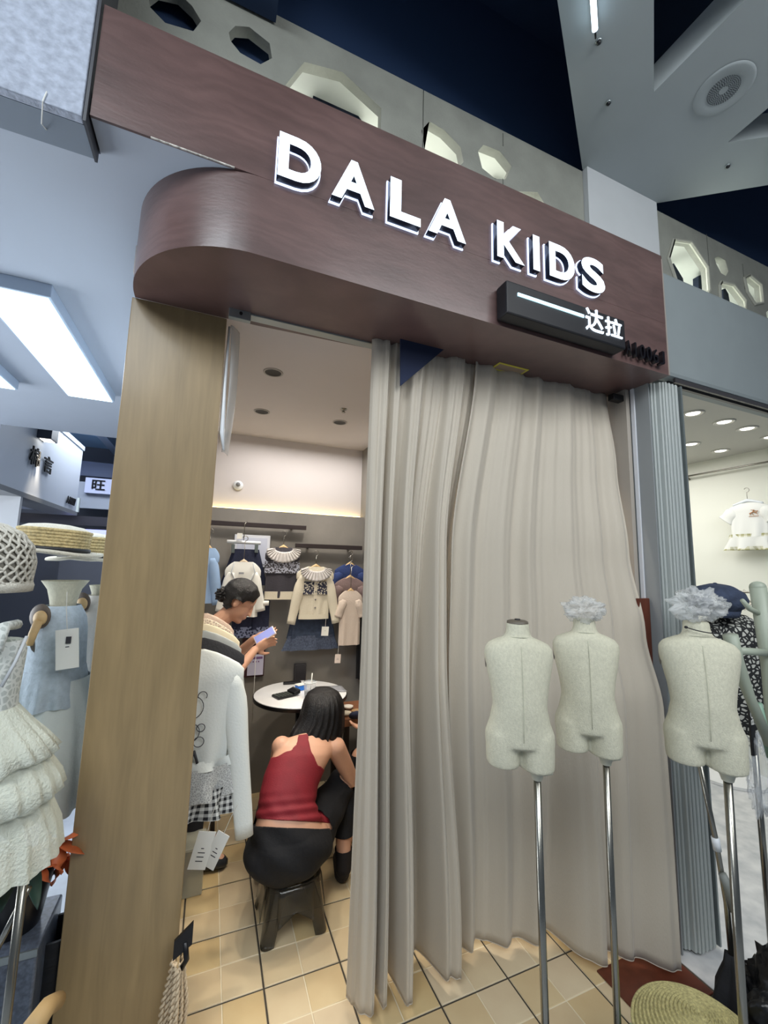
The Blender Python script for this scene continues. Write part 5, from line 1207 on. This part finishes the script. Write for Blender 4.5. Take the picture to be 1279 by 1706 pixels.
def lily(px, py, Y, s_, rot):
    c = at(px, py, Y=Y)
    MB().tube([(LX, LY, PZ+.18), ((LX+c.x)/2, (LY+c.y)/2, c.z-.05), tuple(c)], .005, 6).build('stem', lf_m, lilyv, True)
    f_ = MB().ell(c, (.008, .008, .012), 8, 6).build('flower', pet, lilyv, True)
    for k in range(6):
        a = rot+k*pi/3; d_ = V_((cos(a), -.35, sin(a)*.8)); leaf(f_, [tuple(c), tuple(c+d_*s_*.6+V_((0, -.03, .0))), tuple(c+d_*s_+V_((0, -.0, -.02)))], s_*.24, pet, 'petal')
lily(18, 1432, 1.48, .085, .2); lily(98, 1402, 1.60, .075, .8); lily(60, 1440, 1.58, .06, .4); lily(112, 1428, 1.7, .06, 1.1)
dv = tag(MB().lathe([(0, 0), (.055, 0), (.062, .03), (.06, .2), (.056, .36), (.06, .44), (.052, .44), (.045, .38)], (-.40, 1.80, .004), 32, lambda a, i: 1).build('vase', M('dark_ribbed', (30, 32, 36), .5, bump=.5, bs=30, stretch=(.1, .1, 1)), None, auto=True),
         'tall dark ribbed vase on the floor beside the plywood pillar', 'vase'); dv.data.transform(Matrix.Translation((at(92, 1600, Y=1.66).x+.40, -.14, 0)))
cn = tag(MB().tube([at(48, 1478, Y=1.35), at(-30, 1630, Y=1.35)], .007, 10).build('stand_tube', steel, None, True), 'slanting thin metal tube at the lower left edge', 'tube')
cb = tag(MB().tube([at(95, 1668, Y=1.28), at(78, 1678, Y=1.2), at(55, 1712, Y=1.1)], [.017, .018, .02], 12).build('rattan_handle', M('rattan', (176, 146, 100), .6), None, True), 'thick tan rattan handle at the foot of the pillar', 'handle')
bd = tag(crumple('bag', 'black cloth bag on the floor at the lower left corner', (-.42, 1.35, .16), (.15, .12, .16), 31, blackc, 'bag'), 'black cloth bag on the floor at the lower left corner', 'bag')
# ================================================================== RIGHT SIDE THINGS
jx, jy = 1.995, 1.07
jk = bust('linen child bust in the patterned jacket at the right edge', jx, jy, .97, radians(-20), 1.08, (0, 0), neckcap=False)
mono = blotch_mat('monogram_knit', (30, 31, 32), (186, 186, 178), 58, .17, .85, 'edge')
jt = thing('jacket', 'black and off white patterned child jacket on the bust at the right edge', 'jacket', (jx, jy, 1.0))
frill(jt, mono, jx, jy, ((1.385, .05, .05), (1.365, .09, .075), (1.34, .125, .09), (1.28, .13, .10), (1.18, .12, .105), (1.05, .115, .105), (.95, .105, .10)), 'body', 5, .01)
for s_ in (-1, 1): MB().tube([(jx+s_*.115, jy, 1.335), (jx+s_*.15, jy-.02, 1.25), (jx+s_*.165, jy-.05, 1.14)], [.045, .042, .036], 16).build('sleeve', mono, jt, True)
q = at(1250, 1190, Y=.955)
MB().box(q.x-.012, q.x+.012, .952, .958, q.z-.14, q.z+.05).build('strap', M('strap_black', (14, 14, 16), .5), jt)
me = place(text_mesh('BOS', .0006, .01), (q.x, .9515, q.z), (0, 0, 1), (-1, 0, 0), (0, -1, 0), (-.035, .035, -.008, .008)); link('strap_print', me, paper, jt)
cap = thing('beret', 'dark blue denim cap on the bust at the right edge', 'hat', (1.86, 1.05, 1.42))
p = at(1193, 1003, Y=1.05); bm2 = bmesh.new(); bmesh.ops.create_icosphere(bm2, subdivisions=5, radius=1)
for v in bm2.verts:
    d = v.co.normalized(); a = math.atan2(d.y, d.x); k = 1+.04*cos(a*8)*(1-abs(d.z))+.07*noise.noise(d*3)
    v.co = p+V_((d.x*.105*k, d.y*.095*k, d.z*.062*k+.01))
me = bpy.data.meshes.new('crown'); bm2.to_mesh(me); bm2.free(); link('crown', me, M('dark_denim', (52, 62, 84), .9, var=.3, vs=30, bump=.3, bs=150), cap, True)
MB().lathe([(.062, -.055), (.068, -.055), (.075, -.03), (.066, -.03)], p, 30).build('band', M('dark_denim', 0), cap, True)
MB().ell(p+V_((0, 0, .072)), (.008, .008, .005), 10, 6).build('button', M('dark_denim', 0), cap, True)
pv_ = M('grey_green_plastic', (158, 166, 150), .45)
ps2 = thing('display_arm', 'grey green jointed plastic stand arm at the right edge', 'stand', (1.9, .9, 0))
A_, B_ = at(1262, 978, Y=.86), at(1282, 1110, Y=.86)
MB().tube([A_, B_, at(1296, 1300, Y=.86), (at(1300, 1500, Y=.86).x, .86, .02)], [.024, .024, .02, .02], 16).build('upright_tube', pv_, ps2, True)
MB().ell(A_, (.024, .024, .02), 16, 8).build('cap', pv_, ps2, True)
MB().tube([at(1216, 1058, Y=.84), at(1226, 1100, Y=.84), at(1248, 1160, Y=.84), at(1282, 1240, Y=.84)], [.021, .02, .015, .015], 16).build('slanting_tube', pv_, ps2, True)
MB().tube([at(1226, 1084, Y=.84), at(1285, 1088, Y=.85)], .012, 12).build('clamp', pv_, ps2, True)
MB().tube([at(1236, 1000, Y=.87), at(1248, 1014, Y=.87), at(1264, 1022, Y=.86)], [.007, .009, .009], 10).build('lever', pv_, ps2, True)
MB().tube([at(1262, 1172, Y=.85), at(1284, 1262, Y=.85)], .012, 10).build('green_sleeve', M('pale_green', (128, 160, 140), .5), ps2, True)
crumple('plastic_bag', 'clear crumpled plastic bag hanging at the right edge below the jacket', tuple(at(1268, 1290, Y=.95)), (.05, .04, .15), 14, glass, 'plastic bag')
# white base plate in the neighbour shop
p = at(1207, 1282, Z=0.02); tag(MB().lathe([(0, .03), (.28, .03), (.30, .02), (.30, .0), (0, 0)], (p.x, p.y, 0), 40).build('base_plate', M('white_gloss', (224, 224, 224), .2), None, auto=True), 'white round base plate on the marble floor next door', 'base')
# umbrella
um = thing('umbrella', 'closed black umbrella with steel shaft leaning beside the folding door', 'umbrella', (1.6, .9, 0))
u0, u1, u2, u3 = at(1163, 1262, Y=.98), at(1192, 1400, Y=.97), at(1210, 1505, Y=.96), at(1218, 1590, Y=.95)
MB().tube([u0, u1, u2, u3], .0085, 10).build('shaft', steel, um, True)
MB().tube([u1-(u1-u0).normalized()*.01, u1+(u2-u1).normalized()*.03], .012, 12).build('collar', M('white_plastic', (222, 226, 230), .3), um, True)
MB().tube([at(1203, 1456, Y=.955), at(1214, 1480, Y=.945), at(1222, 1520, Y=.94)], [.012, .015, .010], 12).build('grip', M('grey_grip', (120, 124, 120), .5), um, True)
rr = []
ub = at(1226, 1760, Y=.93)
for k in range(9):
    t = k/8; c = u3*(1-t)+ub*t; r = .016+.038*smoothstep(0, .5, t)-.012*t
    rr.append([c+V_((r*(1+.25*sin(a*5+t*2))*cos(a), r*(1+.25*sin(a*5+t*2))*sin(a), 0)) for a in [2*pi*j/40 for j in range(40)]])
MB().loft(rr).build('canopy', blackc, um, True)
crumple('bag', 'black plastic bag slumped at the lower right corner', (1.72, .82, .20), (.20, .15, .20), 44, M('black_bin_film', (12, 13, 16), .35, bump=.4, bs=30), 'bag', amp=.22)
# straw hat, bottom right, on a dark basket
sh_ = thing('straw_hat', 'wide coiled straw hat lying face down at the bottom right', 'hat', (1.33, .86, .33))
rr = []; prof = [(0, .075)]
for k in range(1, 121):
    t = k/120; r = .17*t; z = .075*(1-t**2.2); prof.append((r, z+.0024*sin(t*2*pi*17)))
o = MB().lathe(prof, (1.335, .865, .27), 72, lambda a, i: 1+.03*sin(a*2+.5)).build('coiled_straw', M('straw_olive', (182, 172, 120), .85, var=.35, vs=140, bump=.4, bs=260), sh_, True)
MB().tube([(1.335+.171*cos(a)*(1+.03*sin(a*2+.5)), .865+.171*sin(a)*(1+.03*sin(a*2+.5)), .27) for a in [2*pi*k/60 for k in range(61)]], .005, 6).build('edge_braid', M('straw_olive', 0), sh_, True)
bk_ = thing('basket', 'dark basket of bags under the coiled straw hat', 'basket', (1.33, .87, 0))
MB().lathe([(0, .005), (.07, .005), (.09, .27), (.08, .27), (.06, .02), (0, .02)], (1.30, .92, 0), 32).build('body', M('dark_wicker', (46, 40, 36), .8, bump=.5, bs=40), bk_, True)
crumple('packet', 'small clear bag with a green label between the bust pole and the straw hat', (1.17, .93, .20), (.03, .03, .10), 51, M('green_packet', (150, 170, 130), .3, alpha=.8), 'packet')
tag(MB().box(1.50, 1.84, 1.14, 1.36, .001, .008).build('floor_board', M('red_brown_wood', 0), bevel=.002), 'flat red brown board on the floor under the right curtain hem', 'board')
# ceiling loudspeaker, tube lamp, sprinklers on the beams
c = at(1205, 150, Z=3.778); spk = thing('loudspeaker', 'round white loudspeaker recessed in the white ceiling beam', 'speaker', tuple(c))
rspk = (at(1155, 190, Z=3.778)-c).length*.95
MB().lathe([(rspk, 0), (rspk*.97, -.003), (rspk*.9, -.004), (rspk*.62, -.0025), (rspk*.60, -.0015), (0, -.0015)], c, 48).build('flange', beamwhite, spk, True)
gb = MB()
for k in range(3, 10):
    n_ = int(k*5)
    for j in range(n_):
        a = 2*pi*j/n_+k*.4; r = rspk*.058*k; x, y = c.x+r*cos(a), c.y+r*sin(a); gb.box(x-.0016, x+.0016, y-.0016, y+.0016, c.z-.0040, c.z-.0015)
o = gb.build('grille_holes', M('dark_hole', (70, 76, 80), .8), spk); o['kind'] = 'stuff'
tl = thing('tube_lamp', 'thin lit tube lamp on the white ceiling beam at the top edge', 'lamp', (1.3, 1.0, 3.74))
t0_, t1_ = at(991, 50, Z=3.745), at(984, -60, Z=3.745)
MB().tube([t0_, t1_], .011, 12).build('tube', M('tube_glow', (215, 240, 255), .4, emit=4), tl, True)
MB().tube([t0_+V_((0, 0, .02)), t1_+V_((0, 0, .02))], .012, 8).build('holder', M('white_plastic', 0), tl, True)
dd = (t0_-t1_).normalized(); MB().tube([t0_, t0_+dd*.03, t0_+dd*.04+V_((0, 0, .03))], .004, 6).build('wire', black, tl, True)
for px, py in ((997, 70), (1013, 172), (1212, 277)):
    c = at(px, py, Z=3.775); s_ = thing('sprinkler', {997: 'small black fitting at the end of the tube lamp', 1013: 'small black ceiling fitting below the tube lamp', 1212: 'small black ceiling fitting below the loudspeaker'}[px], 'fitting', tuple(c))
    MB().ell(c, (.010, .010, .012), 12, 8).build('plug', black, s_, True)
    MB().lathe([(.013, .004), (.014, .0), (.010, -.002)], c, 16).build('ring', alu, s_, True)
